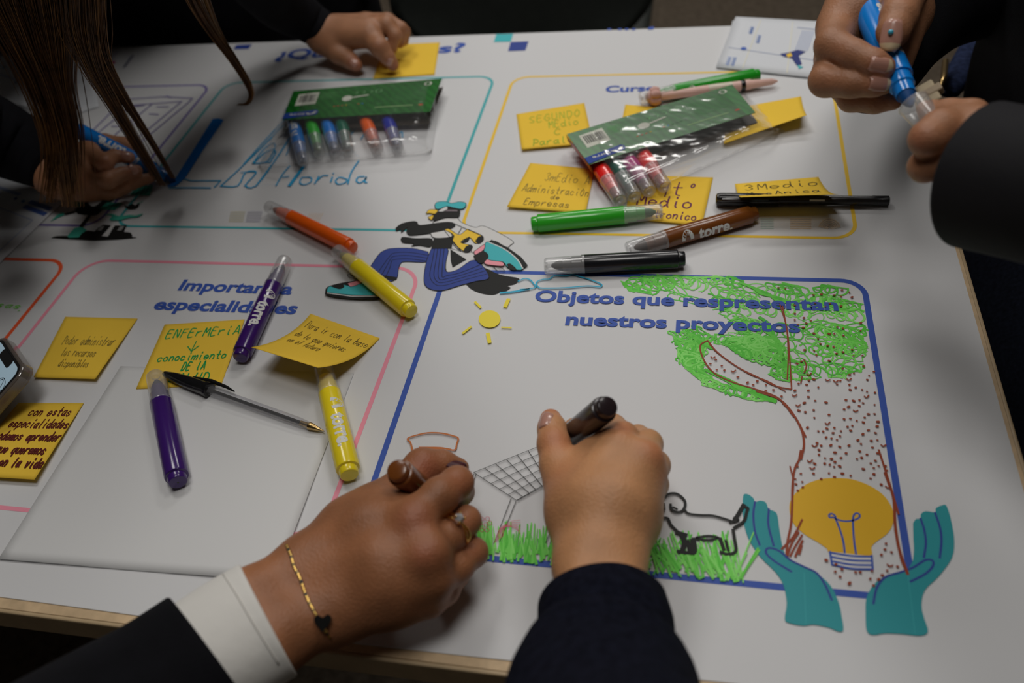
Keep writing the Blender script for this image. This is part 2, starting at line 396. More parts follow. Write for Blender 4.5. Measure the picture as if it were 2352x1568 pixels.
o = round_frame('printed_frame', fr((450, 280), (1075, 340), (820, 183), (600, 524)), .02, .0034, TEAL); o['label'] = 'teal rounded frame'
o = round_frame('printed_frame', fr((1120, 350), (1945, 400), (1400, 172), (1500, 540)), .02, .0034, YEL); o['label'] = 'yellow rounded frame'
o = round_frame('printed_frame', fr((-500, 420), (420, 275), (300, 199), (180, 518)), .02, .0032, PUR); o['label'] = 'purple rounded frame'
xr = PX(80, 695)[0]
o = round_frame('printed_frame', ((xr-.5, PX(0, 1167)[1]), (xr, PX(60, 596)[1])), .022, .0040, ORG); o['label'] = 'orange rounded frame'

I = Ink(table_surf, .0007)
def head(st, l, r, cap, b=.03): print_text(I, st, PX(*l), PX(*r), cap, BLUE, b)
head('Objetos que respresentan', (1227, 692), (1926, 714), .0135, .033); head('nuestros proyectos', (1298, 746), (1838, 764), .0135, .033)
I.build('printed_heading', poster)
I = Ink(table_surf, .0003); head('Importancia', (408, 666), (668, 676), .0145, .033); head('especialidades', (350, 710), (678, 721), .0145, .033); I.build('printed_heading', poster)
I = Ink(table_surf, .0003); head('Curso', (1390, 212), (1508, 209), .0135, .033); I.build('printed_heading', poster)
I = Ink(table_surf, .0003); head('¿Qu', (632, 136), (744, 130), .024, .033); I.build('printed_heading', poster); I = Ink(table_surf, .0003); head('s?', (1004, 122), (1064, 119), .024, .033); I.build('printed_heading', poster)
for q, m_ in ((pl(1140, 79, 1179, 78, 1173, 96, 1134, 97), AQ), (pl(1173, 97, 1214, 95, 1207, 116, 1167, 118), NAVY), (pl(543, 104, 579, 102, 571, 113, 536, 114), NAVY)):
    I = Ink(table_surf, .0003); I.fill(W(q), m_); I.build('printed_square', poster)
I = Ink(table_surf, .0003)
for a in (1396, 1420, 1436, 1452): I.fill(W(pl(a, 66, a+8, 66, a+7, 70, a-1, 70)), BLUE)
I.fill(W(pl(1490, 63, 1503, 62, 1501, 68, 1488, 69)), BLUE); I.build('printed_small_mark', poster)

# running bird illustration (crop origin 880,440, factor 5.6)
Z = lambda *a: W(zs(880, 440, 5.6, pl(*a)))
I = Ink(table_surf, .0004, .00003)
ol = .0006
def shape(pts, m_, outline=True, sm=True, lw=ol, oc=BLK):
    if sm: pts = smooth2(pts+[pts[0]], 4)[:-1]
    I.fill(pts, m_)
    if outline: I.stroke(pts, lw, oc, closed=True)
# backpack / cape outline, tail
shape(Z(1060, 1190, 1140, 1260, 1260, 1310, 1400, 1330, 1480, 1310, 1500, 1290, 1460, 1280, 1560, 1290, 1640, 1240, 1600, 1215, 1700, 1190, 1748, 1120, 1500, 1070, 1250, 980), BLK, False)
shape(Z(820, 740, 880, 740, 1060, 790, 1160, 790, 1200, 880, 1100, 960, 960, 1010, 815, 1035), WHT)
shape(Z(640, 400, 800, 350, 950, 345, 1010, 400, 1180, 465, 1280, 445, 1440, 510, 1668, 640, 1640, 690, 1580, 720, 1400, 635, 1170, 790, 1130, 760, 1040, 790, 900, 680, 830, 500, 700, 470), WHT)
shape(Z(865, 745, 1075, 880, 895, 985, 870, 900), BLK, False, False)
# trousers
shape(Z(580, 780, 380, 735, 120, 735, 20, 760, -60, 820, -190, 1010, -280, 1110, -150, 1140, 60, 1165, 175, 1120, 200, 1000, 230, 925, 300, 905, 570, 905), NAVY)
for k in range(1, 4):
    d = k*42
    I.stroke(smooth2(Z(585, 780+d*.9+8, 330, 745+d*1.0, 140, 755+d*1.0, 70-0+d*.3, 810+d*.8, -40+d*1.0, 930+d*.5, -190+d*1.6, 1130+d*.15)), ol, BLK)
shape(Z(-40, 1080, 60, 1090, 178, 1110, 150, 1145, 60, 1140, -30, 1120), BLK, False)
shape(Z(620, 745, 830, 740, 812, 900, 815, 1035, 960, 1010, 1185, 885, 1365, 1105, 1190, 1160, 1000, 1210, 780, 1275, 640, 1270, 545, 1215, 528, 1100, 560, 900), NAVY)
for k in range(1, 5):
    d = k/5
    I.stroke(smooth2(Z(620+210*d, 743, 590+225*d, 900, 550+262*d, 1100-50*d, 640+160*d, 1230-150*d, 780+60*d, 1255-210*d, 1000-20*d, 1190-170*d, 1365-150*d, 1105-190*d), 5), ol, BLK)
# belly
shape(Z(660, 590, 910, 570, 880, 740, 620, 745), BLK, False, False)
shape(Z(610, 540, 650, 600, 780, 605, 890, 580, 800, 500), WHT)
# arms
shape(Z(160, 480, 240, 420, 380, 390, 440, 400, 480, 440, 700, 410, 860, 400, 930, 435, 890, 480, 700, 530, 400, 570, 320, 560, 300, 510, 325, 465, 270, 510, 235, 535, 225, 500, 170, 515), BLK, False)
shape(Z(225, 625, 260, 592, 420, 610, 630, 615, 612, 718, 470, 700, 360, 712, 400, 680, 260, 665), BLK, False)
# binoculars
shape(Z(790, 500, 850, 490, 940, 550, 1000, 560, 1080, 500, 1130, 510, 1290, 590, 1240, 660, 1180, 670, 1110, 600, 1000, 665, 1150, 710, 1100, 780, 1040, 780, 900, 660, 910, 570), YEL)
shape(Z(1185, 650, 1230, 590, 1290, 590, 1290, 640, 1230, 680), BLK, False); shape(Z(1035, 770, 1070, 715, 1130, 695, 1150, 720, 1110, 780, 1060, 795), BLK, False)
shape(Z(1000, 670, 1110, 590, 1100, 640, 1060, 665), BLK, False)
I.stroke(Z(880, 405, 1290, 590), ol, BLK); I.stroke(Z(785, 505, 1000, 770), ol, BLK); I.stroke(Z(1010, 480, 970, 550), ol, BLK)
# head, beak, beret
shape(Z(640, 340, 720, 240, 830, 210, 960, 220, 995, 270, 960, 345, 800, 350, 660, 390), BLK, False)
shape(Z(552, 295, 600, 245, 700, 250, 690, 285, 660, 300, 600, 290), YEL); shape(Z(580, 345, 650, 315, 632, 375, 600, 365), YEL)
shape(Z(710, 268, 760, 235, 815, 210, 830, 235, 770, 270), WHT, False)
I.fill(Z(800, 250, 960, 252, 960, 268, 800, 266), ink(110, 100, 105))
shape(Z(665, 190, 700, 150, 800, 142, 880, 165, 980, 145, 1060, 160, 1065, 200, 1010, 238, 900, 220, 820, 205, 720, 240, 680, 230), AQ)
# rear shoe
shape(Z(1310, 690, 1400, 635, 1600, 730, 1780, 860, 1865, 965, 1800, 1005, 1700, 880, 1500, 750), BLK, False, False)
shape(Z(1310, 690, 1360, 665, 1560, 760, 1720, 880, 1795, 1010, 1700, 1020, 1600, 985, 1540, 920, 1340, 890, 1300, 800), AQ)
I.stroke(smooth2(Z(1365, 668, 1560, 755, 1720, 880, 1800, 1005)), .0011, WHT)
shape(Z(1170, 790, 1300, 700, 1310, 740, 1280, 780, 1190, 830), LPINK); shape(Z(1300, 930, 1340, 890, 1400, 905, 1540, 925, 1540, 975, 1340, 955), LPINK)
shape(Z(1160, 850, 1280, 785, 1350, 820, 1350, 880, 1250, 940), BLK, False); shape(Z(1590, 955, 1640, 945, 1720, 1020, 1640, 1020), BLK, False)
I.stroke(smooth2(Z(1410, 970, 1480, 1040, 1560, 1040, 1540, 1010, 1470, 985)), ol, BLK)
# front shoe (crop origin 500,430, factor 2.273)
Z = lambda *a: W(zs(500, 430, 2.273, pl(*a)))
shape(Z(565, 565, 575, 530, 640, 510, 700, 500, 760, 490, 840, 520, 870, 570, 850, 592, 700, 590, 600, 578), BLK)
shape(Z(572, 555, 582, 528, 640, 512, 690, 522, 760, 510, 850, 550, 855, 572, 700, 570, 600, 560), AQ)
I.stroke(Z(575, 560, 700, 577, 858, 577), .0011, WHT)
shape(Z(590, 525, 640, 510, 665, 525, 640, 540), BLK, False); shape(Z(680, 510, 740, 495, 760, 505, 700, 528), LPINK)
I.stroke(smooth2(Z(740, 492, 690, 478, 685, 462, 720, 475)), ol, BLK)
o = I.build('printed_illustration', poster); o['label'] = 'running bird in blue striped trousers and teal shoes'

# snow scene illustration (crop origin 0,420, factor 5.2275)
Z = lambda *a: W(zs(0, 420, 5.2275, pl(*a)))
I = Ink(table_surf, .0004, .00003); G2 = ink(52, 140, 122, .6)
shape(Z(610, 665, 700, 640, 1000, 640, 1580, 650, 1585, 670, 1200, 695, 900, 685), BLK, False)
shape(Z(960, 645, 1000, 590, 1060, 575, 1140, 585, 1180, 540, 1240, 505, 1340, 510, 1230, 650), BLK, False, False)
shape(Z(1300, 648, 1380, 515, 1525, 512, 1490, 590, 1570, 600, 1595, 640, 1560, 655), BLK, False, False)
shape(Z(1225, 642, 1340, 512, 1375, 512, 1295, 648), WHT, False, False)
for k in range(4): I.stroke(Z(1205-k*10, 530+k*14, 1250-k*10, 530+k*14), .0008, WHT); I.stroke(Z(1445-k*10, 530+k*14, 1490-k*10, 530+k*14), .0008, WHT)
shape(Z(810, 645, 900, 545, 980, 530, 1050, 570, 980, 620, 950, 660, 830, 665), G2, False, False)
shape(Z(950, 530, 1060, 395, 1100, 395, 1000, 545), BLK, False, False)
shape(Z(900, 330, 1060, 210, 1220, 190, 1380, 130, 1560, 40, 1640, 30, 1520, 130, 1400, 190, 1320, 240, 1180, 380, 1120, 400, 940, 380), BLK, False, False)
shape(Z(1060, 250, 1120, 210, 1215, 210, 1200, 250, 1120, 290), WHT, False)
shape(Z(770, 375, 900, 345, 910, 362, 790, 395), BLK, False, False)
shape(Z(605, 475, 700, 385, 770, 360, 775, 395, 690, 430), G2, False, False)
shape(Z(820, 280, 900, 200, 1040, 210, 960, 300), G2, False, False)
shape(Z(1200, 320, 1290, 240, 1480, 250, 1380, 335), G2, False, False)
shape(Z(1560, 150, 1640, 60, 1840, 30, 1800, 160), G2, False, False)
for k in range(4): I.stroke(Z(840+k*40, 285, 920+k*35, 205), .0006, BLK); I.stroke(Z(1590+k*50, 155, 1660+k*45, 60), .0006, BLK); I.stroke(Z(1220+k*50, 325, 1300+k*45, 245), .0006, BLK)
shape(Z(1485, 265, 1540, 290, 1590, 260, 1630, 280, 1685, 245, 1660, 300, 1600, 325, 1530, 318), BLK, False)
shape(Z(1250, 390, 1360, 385, 1440, 410, 1560, 395, 1640, 400, 1725, 378, 1660, 420, 1560, 430, 1440, 460, 1320, 455, 1350, 410), G2, False)
I.dot(Z(1580, 215)[0], .0008, BLK); I.dot(Z(1635, 212)[0], .0008, BLK); I.stroke(Z(1660, 260, 1720, 235), .0012, G2)
o = I.build('printed_illustration', poster); o['label'] = 'green and black snow scene figures with boots'

# bulb illustration and cupped hands (crop origin 1600,900, factor 2.613)
Z = lambda *a: W(zs(1600, 900, 2.613, pl(*a)))
I = Ink(table_surf, .0004, .00003); GOLD = ink(186, 145, 33)
I.fill(smooth2(Z(825, 517, 740, 525, 650, 560, 580, 625, 556, 690, 575, 780, 640, 850, 730, 905, 780, 940, 800, 965, 920, 985, 1045, 988, 1050, 930, 1085, 895, 1140, 855, 1175, 800, 1180, 720, 1130, 630, 1040, 565, 930, 525, 825, 517), 4)[:-1], GOLD)
I.stroke(smooth2(Z(890, 978, 880, 900, 860, 830, 830, 760, 800, 755, 795, 740, 810, 732, 830, 745, 840, 765, 890, 777, 940, 772, 975, 755, 975, 735, 955, 730, 940, 750, 938, 800, 945, 900, 958, 985), 5), .0013, BLUE)
I.fill(Z(800, 960, 1052, 988, 1056, 1065, 960, 1062, 815, 1038), WHT)
for a in (Z(800, 960, 812, 1038), Z(1050, 984, 1056, 1066), Z(803, 966, 930, 986, 1052, 990), Z(808, 992, 930, 1012, 1054, 1016), Z(812, 1018, 930, 1038, 1056, 1042), Z(815, 1038, 930, 1062, 1056, 1066)): I.stroke(smooth2(a), .0013, BLUE)
o = I.build('printed_illustration', poster); o['label'] = 'yellow light bulb with blue filament'
I = Ink(table_surf, .0006, .00003); HT = ink(38, 122, 128)
I.fill(smooth2(Z(277, 650, 283, 617, 310, 617, 340, 640, 350, 662, 380, 655, 415, 665, 432, 705, 465, 718, 485, 745, 500, 850, 535, 985, 640, 1050, 720, 1090, 800, 1160, 850, 1260, 872, 1360, 880, 1430, 850, 1440, 790, 1415, 700, 1398, 640, 1405, 560, 1390, 528, 1365, 540, 1270, 520, 1160, 470, 1080, 380, 990, 310, 880, 280, 770, 277, 650), 3)[:-1], HT)
for a in (Z(350, 662, 340, 740, 350, 840, 378, 920), Z(433, 705, 430, 800, 462, 925), Z(567, 1080, 470, 1020, 420, 975, 420, 945, 450, 940, 500, 960, 560, 1010, 640, 1050, 720, 1090, 770, 1160, 810, 1250)): I.stroke(smooth2(a, 5), .0014, NAVY)
I.stroke(Z(645, 1085, 655, 1395), .0003, TEAL)
o = I.build('printed_illustration', poster); o['label'] = 'left teal cupped hand below the bulb'
I = Ink(table_surf, .0006, .00003)
I.fill(smooth2(Z(1298, 790, 1315, 765, 1343, 762, 1345, 735, 1375, 718, 1430, 725, 1435, 700, 1470, 683, 1500, 688, 1530, 790, 1545, 900, 1530, 1000, 1450, 1110, 1370, 1190, 1348, 1280, 1365, 1360, 1388, 1440, 1340, 1465, 1240, 1455, 1130, 1450, 1060, 1460, 1020, 1435, 1013, 1330, 1018, 1240, 1060, 1160, 1130, 1110, 1240, 1080, 1290, 1030, 1303, 950, 1298, 860), 3)[:-1], HT)
for a in (Z(1343, 762, 1365, 830, 1375, 910, 1363, 995), Z(1430, 728, 1460, 820, 1468, 900, 1458, 998), Z(1283, 1140, 1370, 1095, 1415, 1050, 1415, 1015, 1370, 1012, 1300, 1055, 1220, 1085, 1130, 1115, 1080, 1180, 1060, 1272)): I.stroke(smooth2(a, 5), .0014, NAVY)
I.stroke(Z(1265, 1085, 1310, 1455), .0003, TEAL)
o = I.build('printed_illustration', poster); o['label'] = 'right teal cupped hand below the bulb'

# felt-pen drawings -------------------------------------------------
GR = [ink(96, 178, 72), ink(70, 160, 50), ink(112, 186, 88), ink(84, 170, 60)]
def inside(p, poly):
    r = False; n = len(poly)
    for i in range(n):
        a, b = poly[i], poly[(i+1) % n]
        if (a[1] > p[1]) != (b[1] > p[1]) and p[0] < (b[0]-a[0])*(p[1]-a[1])/(b[1]-a[1])+a[0]: r = not r
    return r
rn = random.Random(3)
I = Ink(table_surf, .00014, .000003)
crown = [pl(1420, 640, 1440, 632, 1640, 636, 1820, 655, 1960, 662, 1985, 700, 1992, 800, 1985, 850, 1900, 870, 1830, 875, 1800, 872, 1760, 830, 1700, 800, 1640, 790, 1640, 760, 1700, 765, 1660, 725, 1600, 700, 1500, 678, 1440, 664),
         pl(1545, 765, 1600, 752, 1640, 775, 1620, 800, 1612, 850, 1640, 872, 1700, 895, 1780, 918, 1740, 922, 1660, 905, 1600, 868, 1560, 830),
         pl(1645, 780, 1740, 770, 1800, 790, 1815, 880, 1760, 860, 1690, 810)]
for pi_, poly in enumerate(crown):
    xs = [p[0] for p in poly]; ys = [p[1] for p in poly]; n = (84, 34, 24)[pi_]
    for k in range(n):
        for _ in range(50):
            q = (rn.uniform(min(xs), max(xs)), rn.uniform(min(ys), max(ys)))
            if inside(q, poly): break
        rx = rn.uniform(14, 30); ry = rn.uniform(9, 17); dx = rn.uniform(14, 26); pts = []; ph = rn.uniform(0, 6); an = rn.uniform(-.3, .7)
        for j in range(44):
            a = ph+j*.36; c = (q[0]+dx*(j/22-1)*1.4, q[1]+dx*(j/22-1)*.35)
            X = rx*math.cos(a); Y = ry*math.sin(a)
            pp = (c[0]+X*math.cos(an)-Y*math.sin(an), c[1]+X*math.sin(an)+Y*math.cos(an))
            if not inside(pp, poly):
                pp = (q[0]+(pp[0]-q[0])*.6, q[1]+(pp[1]-q[1])*.6)
                if not inside(pp, poly): pp = (q[0]+(pp[0]-q[0])*.5, q[1]+(pp[1]-q[1])*.5)
            pts.append(PX(*pp))
        I.stroke(pts, .0009+rn.random()*.0009, GR[rn.randrange(4)], ramp=.0000015)
# denser patches
for (a, b, c, d, n) in ((1580, 765, 1610, 790, 8), (1620, 850, 1760, 915, 10), (1745, 730, 1790, 850, 8), (1700, 650, 1800, 690, 6)):
    for k in range(n):
        t = k/n; I.stroke(smooth2([PX(a+(c-a)*t, b+(d-b)*t), PX(a+(c-a)*t+22+rn.uniform(-6, 6), b+(d-b)*t+10+rn.uniform(-4, 8)), PX(a+(c-a)*min(1, t+.25)+20, b+(d-b)*min(1, t+.25)+8)], 4), .003, GR[rn.choice((1, 3))], ramp=.000002)
o = I.build('felt_pen_drawing', poster); o['label'] = 'green scribbled tree crown'
I = Ink(table_surf, .00085, .000002); BR = ink(120, 52, 30); BR2 = ink(142, 66, 38)
Z = lambda *a: W(zs(1100, 560, 2.352, pl(*a)))
for a, w_ in ((Z(1235, 525, 1195, 555, 1215, 630, 1270, 700, 1370, 750, 1500, 790, 1620, 838, 1700, 935), .0013), (Z(1235, 525, 1290, 590, 1400, 670, 1500, 720, 1600, 770, 1685, 788), .0012),
              (Z(1245, 545, 1300, 600, 1450, 700, 1560, 745, 1655, 800), .0009), (Z(1625, 330, 1660, 450, 1670, 600, 1665, 735), .0010), (Z(1640, 340, 1668, 500, 1680, 650, 1688, 785), .0010), (Z(1755, 630, 1768, 660, 1757, 700), .001), (Z(1745, 720, 1738, 755), .001)):
    I.stroke(smooth2(a, 6), w_, BR)
Z = lambda *a: W(zs(1600, 900, 2.613, pl(*a)))
for a, w_ in ((Z(360, 0, 490, 45, 560, 110, 620, 210, 642, 290, 635, 370, 590, 460, 575, 560, 572, 680, 565, 800, 545, 900, 540, 975), .0015), (Z(515, 70, 590, 150, 655, 272), .0011), (Z(560, 450, 580, 540, 575, 640), .0010),
              (Z(1092, 352, 1140, 500, 1185, 650, 1210, 735), .0014), (Z(1130, 490, 1180, 640, 1190, 800, 1215, 950, 1265, 1095), .0018), (Z(1190, 830, 1225, 1000, 1260, 1085), .0014),
              (Z(632, 770, 580, 870, 510, 945), .0013), (Z(612, 845, 570, 910, 545, 985), .0013), (Z(632, 862, 590, 930, 560, 988), .0012), (Z(635, 895, 610, 945, 592, 990), .0014), (Z(630, 925, 615, 975), .0014), (Z(630, 360, 622, 400), .0028)):
    I.stroke(smooth2(a, 6), w_, BR)
trunk = pl(1810, 880, 2008, 850, 2022, 1000, 2030, 1050, 2045, 1120, 2042, 1140, 1990, 1112, 1930, 1098, 1860, 1108, 1822, 1140, 1820, 1090, 1840, 1040, 1845, 1010, 1838, 970)
tree_r = pl(1820, 700, 1960, 690, 1985, 760, 1990, 850, 1830, 870)
base = pl(1850, 1240, 1905, 1290, 1960, 1312, 2010, 1308, 2030, 1240, 2060, 1230, 2075, 1300, 2000, 1350, 1950, 1352, 1900, 1300)
branch = pl(1622, 815, 1700, 860, 1810, 905, 1800, 915, 1700, 880, 1630, 845)
for poly, n in ((trunk, 128), (tree_r, 38), (base, 20), (branch, 16), (pl(1740, 655, 1960, 668, 1965, 690, 1760, 680), 9)):
    xs = [p[0] for p in poly]; ys = [p[1] for p in poly]; done = []
    for k in range(n):
        for _ in range(80):
            q = (rn.uniform(min(xs), max(xs)), rn.uniform(min(ys), max(ys)))
            if inside(q, poly) and all((q[0]-a[0])**2+(q[1]-a[1])**2 > 110 for a in done): break
        else: continue
        done.append(q); c = PX(*q)
        if rn.random() < .92: I.dot(c, rn.uniform(.0007, .00105), BR, 7, rn.uniform(1, 1.6), rn.uniform(-.5, .8))
        else: I.stroke(smooth2([c, (c[0]+.0014, c[1]-.0012), (c[0]+.0032, c[1]-.0004+rn.uniform(0, .002))], 3), .0010, BR)
o = I.build('felt_pen_drawing', poster); o['label'] = 'brown tree trunk outline filled with dots'
# grass
I = Ink(table_surf, .0009, .0000025)
for k in range(205):
    x = rn.choice((rn.uniform(1085, 1285), rn.uniform(1470, 1708))); yb = 1283+(x-1128)*.0815
    if x < 1300: top = yb-rn.uniform(40, 88); lean = rn.uniform(-22, 22); b0 = yb+rn.uniform(-22, 6)
    else: top = yb-rn.uniform(40, 100)-(10 if x > 1650 else 0); lean = rn.uniform(12, 45)*(-1 if rn.random() < .85 else 1); b0 = yb+rn.uniform(-18, 9)
    I.stroke([PX(x+lean*.3, b0), PX(x+lean*.7, (top+b0)/2), PX(x+lean, top)] if x < 1300 else [PX(x, b0), PX(x+lean, top)], (lambda w_: [w_*1.1, w_, w_*.45] if x < 1300 else [w_, w_*.7])(rn.uniform(.0010, .0019)), GR[rn.choice((0, 1, 0, 3, 2))])
o = I.build('felt_pen_drawing', poster); o['label'] = 'bright green grass strokes along the blue frame'
# dog (crop origin 1040,860 factor 2.2145)
Z = lambda *a: W(zs(1040, 860, 2.2145, pl(*a)))
I = Ink(table_surf, .0014, .000002)
for a, w_ in ((Z(1075, 630, 1100, 612, 1140, 612, 1175, 640, 1182, 670, 1165, 700, 1135, 704, 1112, 690, 1107, 665), .0018), (Z(1175, 690, 1200, 712, 1260, 720, 1320, 722, 1380, 738, 1410, 748), .0016), (Z(1410, 755, 1450, 745, 1430, 735), .002),
              (Z(1430, 750, 1460, 700, 1478, 668), .0026), (Z(1482, 675, 1500, 685, 1495, 700, 1480, 750, 1430, 785), .0020), (Z(1425, 795, 1432, 840, 1438, 905, 1395, 918, 1362, 908), .0021), (Z(1360, 840, 1378, 895), .0024), (Z(1388, 850, 1400, 900), .002),
              (Z(1240, 840, 1300, 848, 1350, 835, 1300, 826, 1240, 834), .0017), (Z(1045, 738, 1090, 735, 1110, 770, 1145, 805), .0019), (Z(1140, 808, 1185, 822), .003), (Z(1165, 820, 1178, 860, 1168, 900), .0034), (Z(1145, 905, 1200, 912, 1232, 905, 1225, 840), .0026),
              (Z(1195, 850, 1205, 900), .0024), (Z(1212, 845, 1218, 900), .0016), (Z(1070, 665, 1072, 690), .0026), (Z(1120, 680, 1140, 690), .0014)):
    I.stroke(smooth2(a, 4), w_, BLK)
o = I.build('felt_pen_drawing', poster); o['label'] = 'black outline of a small dog'
# house with solar panel
I = Ink(table_surf, .0014, .000002)
A0, B0, C0, D0 = (108, 503), (440, 370), (520, 535), (325, 645)
def mixp(a, b, t): return (a[0]+(b[0]-a[0])*t, a[1]+(b[1]-a[1])*t)
for k in range(6): t = k/5; I.stroke([PX(*zs(1040, 860, 2.2145, [p])[0]) for p in (mixp(A0, D0, t), mixp(mixp(A0, D0, t), mixp(B0, C0, t), .5), mixp(B0, C0, t))], .00045, BLK)
for k in range(8): t = k/6; I.stroke([PX(*zs(1040, 860, 2.2145, [p])[0]) for p in (mixp(A0, B0, t), mixp(mixp(A0, B0, t), mixp(D0, C0, t), .5), mixp(D0, C0, t))], .00045, BLK)
for a in (Z(108, 510, 60, 632), Z(120, 512, 82, 625), Z(298, 635, 210, 865), Z(322, 650, 240, 855), Z(515, 760, 473, 862), Z(525, 790, 495, 865), Z(330, 645, 560, 520)): I.stroke(a, .00042, BLK)
MG = ink(170, 70, 90)
for k in range(6): I.stroke(smooth2(Z(215+k*8, 860-k*6, 240+k*6, 790-k*2, 300+k*4, 752+k*7, 345, 745+k*14), 4), .0003, MG)
for a in ((150, 740), (178, 738), (140, 765), (170, 768), (190, 760), (150, 795), (175, 795)): I.stroke([PX(*zs(1040, 860, 2.2145, [(a[0]+11*math.cos(t), a[1]+10*math.sin(t))])[0]) for t in np.linspace(0, 2*PI, 14)], .0003, MG)
o = I.build('felt_pen_drawing', poster); o['label'] = 'thin black pen grid of a panel on legs'
# lamp shade drawing (crop origin 850,990 factor 4.48)
Z = lambda *a: W(zs(850, 990, 4.48, pl(*a)))
I = Ink(table_surf, .0014, .000002); OB = ink(160, 92, 48)
for a in (Z(440, 205, 420, 130, 390, 88, 470, 55, 600, 28, 740, 32, 860, 60, 910, 85, 895, 140, 870, 205, 740, 182, 600, 178, 510, 178), Z(720, 190, 716, 280, 712, 400, 706, 500), Z(560, 185, 680, 190, 780, 190, 830, 198)): I.stroke(smooth2(a, 5), .0013, OB)
o = I.build('felt_pen_drawing', poster); o['label'] = 'brown outline of a lamp shade'
# sun and clouds
I = Ink(table_surf, .0014, .000002); SY = ink(214, 196, 58)
I.fill([PX(1125+25*math.cos(t), 735+20*math.sin(t)) for t in np.linspace(0, 2*PI, 24)[:-1]], SY)
for a, w_ in (((1092, 696, 1104, 708), .0022), ((1168, 690, 1161, 706), .0035), ((1082, 753, 1064, 767), .0022), ((1153, 754, 1174, 755), .0016), ((1121, 769, 1125, 788), .0032)): I.stroke(W(pl(*a)), w_, SY)
o = I.build('felt_pen_drawing', poster); o['label'] = 'small yellow sun with five rays'
I = Ink(table_surf, .0014, .000002); CB = ink(40, 142, 172)
for a, w_ in (((1234, 659, 1233, 650, 1247, 644, 1262, 643, 1275, 635, 1300, 636, 1315, 633, 1330, 637, 1345, 641, 1360, 646, 1381, 655, 1378, 661, 1350, 659, 1300, 663, 1245, 664, 1234, 659), .0013), ((1191, 648, 1205, 642, 1218, 645, 1226, 654, 1231, 661, 1220, 665, 1195, 667), .0013), ((1150, 675, 1180, 672, 1215, 666), .0021)):
    I = Ink(table_surf, .0014, .000002); I.stroke(smooth2(W(pl(*a)), 4), w_, CB); o = I.build('felt_pen_drawing', poster); o['label'] = 'blue outlined cloud'
# blue lettering at the upper left
I = Ink(table_surf, .0009, .000002); BB = ink(10, 98, 172); CC = ink(28, 130, 172); CD = ink(60, 140, 165)
Z = lambda *a: W(zs(0, 0, 2.8, pl(*a)))
I.fill(Z(1370, 768, 1405, 764, 1440, 775, 1300, 980, 1190, 1150, 1130, 1200, 1075, 1205, 1130, 1150, 1250, 960), BB)
for a, w_ in ((Z(1190, 1155, 1230, 1166, 1420, 1165, 1380, 1208), .0016), (Z(1090, 1212, 1220, 1210, 1355, 1212), .0018), (Z(1420, 1200, 1520, 1110, 1690, 945, 1800, 830, 1880, 770), .0018), (Z(1420, 1200, 1530, 1198, 1580, 1112, 1650, 1112, 1580, 1195, 1650, 1196, 1770, 1035, 1870, 880), .0018), (Z(1630, 1055, 1700, 985, 1760, 960, 1775, 985, 1740, 1045, 1630, 1055), .0018),
              (Z(1650, 1196, 1800, 1190), .0001)):
    I.stroke(smooth2(a, 3) if len(a) > 6 else a, w_, CC)
Z = lambda *a: W(zs(560, 0, 3.36, pl(*a)))
for a, w_ in ((Z(250, 1435, 300, 1350, 355, 1285), .0016), (Z(300, 1370, 350, 1365), .0014), (Z(355, 1435, 410, 1360, 465, 1285), .0042), (Z(500, 1370, 450, 1375, 435, 1415, 470, 1428, 515, 1410, 525, 1380, 500, 1368), .0016), (Z(550, 1420, 580, 1365), .0017), (Z(570, 1395, 610, 1360, 650, 1358), .0017),
              (Z(685, 1370, 672, 1408), .0017), (Z(690, 1345, 694, 1340), .0017), (Z(795, 1385, 740, 1372, 710, 1400, 730, 1425, 780, 1415, 800, 1390), .0017), (Z(804, 1422, 830, 1335, 888, 1245), .0018), (Z(930, 1365, 885, 1370, 870, 1400, 900, 1415, 940, 1385, 945, 1370, 935, 1408, 952, 1412), .0018),
              (Z(0, 1270, 200, 1050, 330, 920, 440, 870), .0016), (Z(70, 1265, 160, 1150, 230, 1110, 240, 1150, 180, 1250, 70, 1265), .0015), (Z(95, 1440, 230, 1260, 370, 1050), .002), (Z(5, 1440, 95, 1335, -20, 1335), .0013), (Z(330, 1200, 420, 1000, 560, 905), .0013),
              (Z(820, 1055, 870, 990), .0013), (Z(905, 1080, 935, 1030), .0013), (Z(1180, 1060, 1220, 1020, 1225, 1065), .0013)):
    I.stroke(smooth2(a, 4), w_, CC)
o = I.build('felt_pen_drawing', poster); o['label'] = 'blue hand-lettered word Florida and block letters'
# purple drawing upper left
I = Ink(table_surf, .0009, .000002)
Z = lambda *a: W(zs(0, 0, 2.8, pl(*a)))
for a in (Z(600, 840, 720, 720, 830, 640, 1050, 625, 1240, 635, 1215, 660, 940, 890, 800, 1000), Z(640, 850, 850, 680, 1170, 655, 900, 880), Z(740, 870, 980, 672), Z(1075, 620, 1100, 632), Z(850, 690, 930, 680), Z(1010, 690, 1085, 690), Z(960, 735, 1020, 740), Z(720, 815, 760, 815), Z(860, 800, 935, 800), Z(770, 890, 830, 890)): I.stroke(a, .0014, PUR)
I.stroke(Z(855, 360, 800, 435), .0035, ink(70, 72, 96)); I.dot(Z(722, 408)[0], .0055, ink(150, 40, 90)); I.stroke(Z(760, 330, 690, 420), .0008, PUR); I.stroke(Z(700, 330, 660, 380), .0008, PUR); I.stroke(Z(760, 500, 700, 570), .001, PUR)
o = I.build('felt_pen_drawing', poster); o['label'] = 'purple pen drawing in the purple frame'
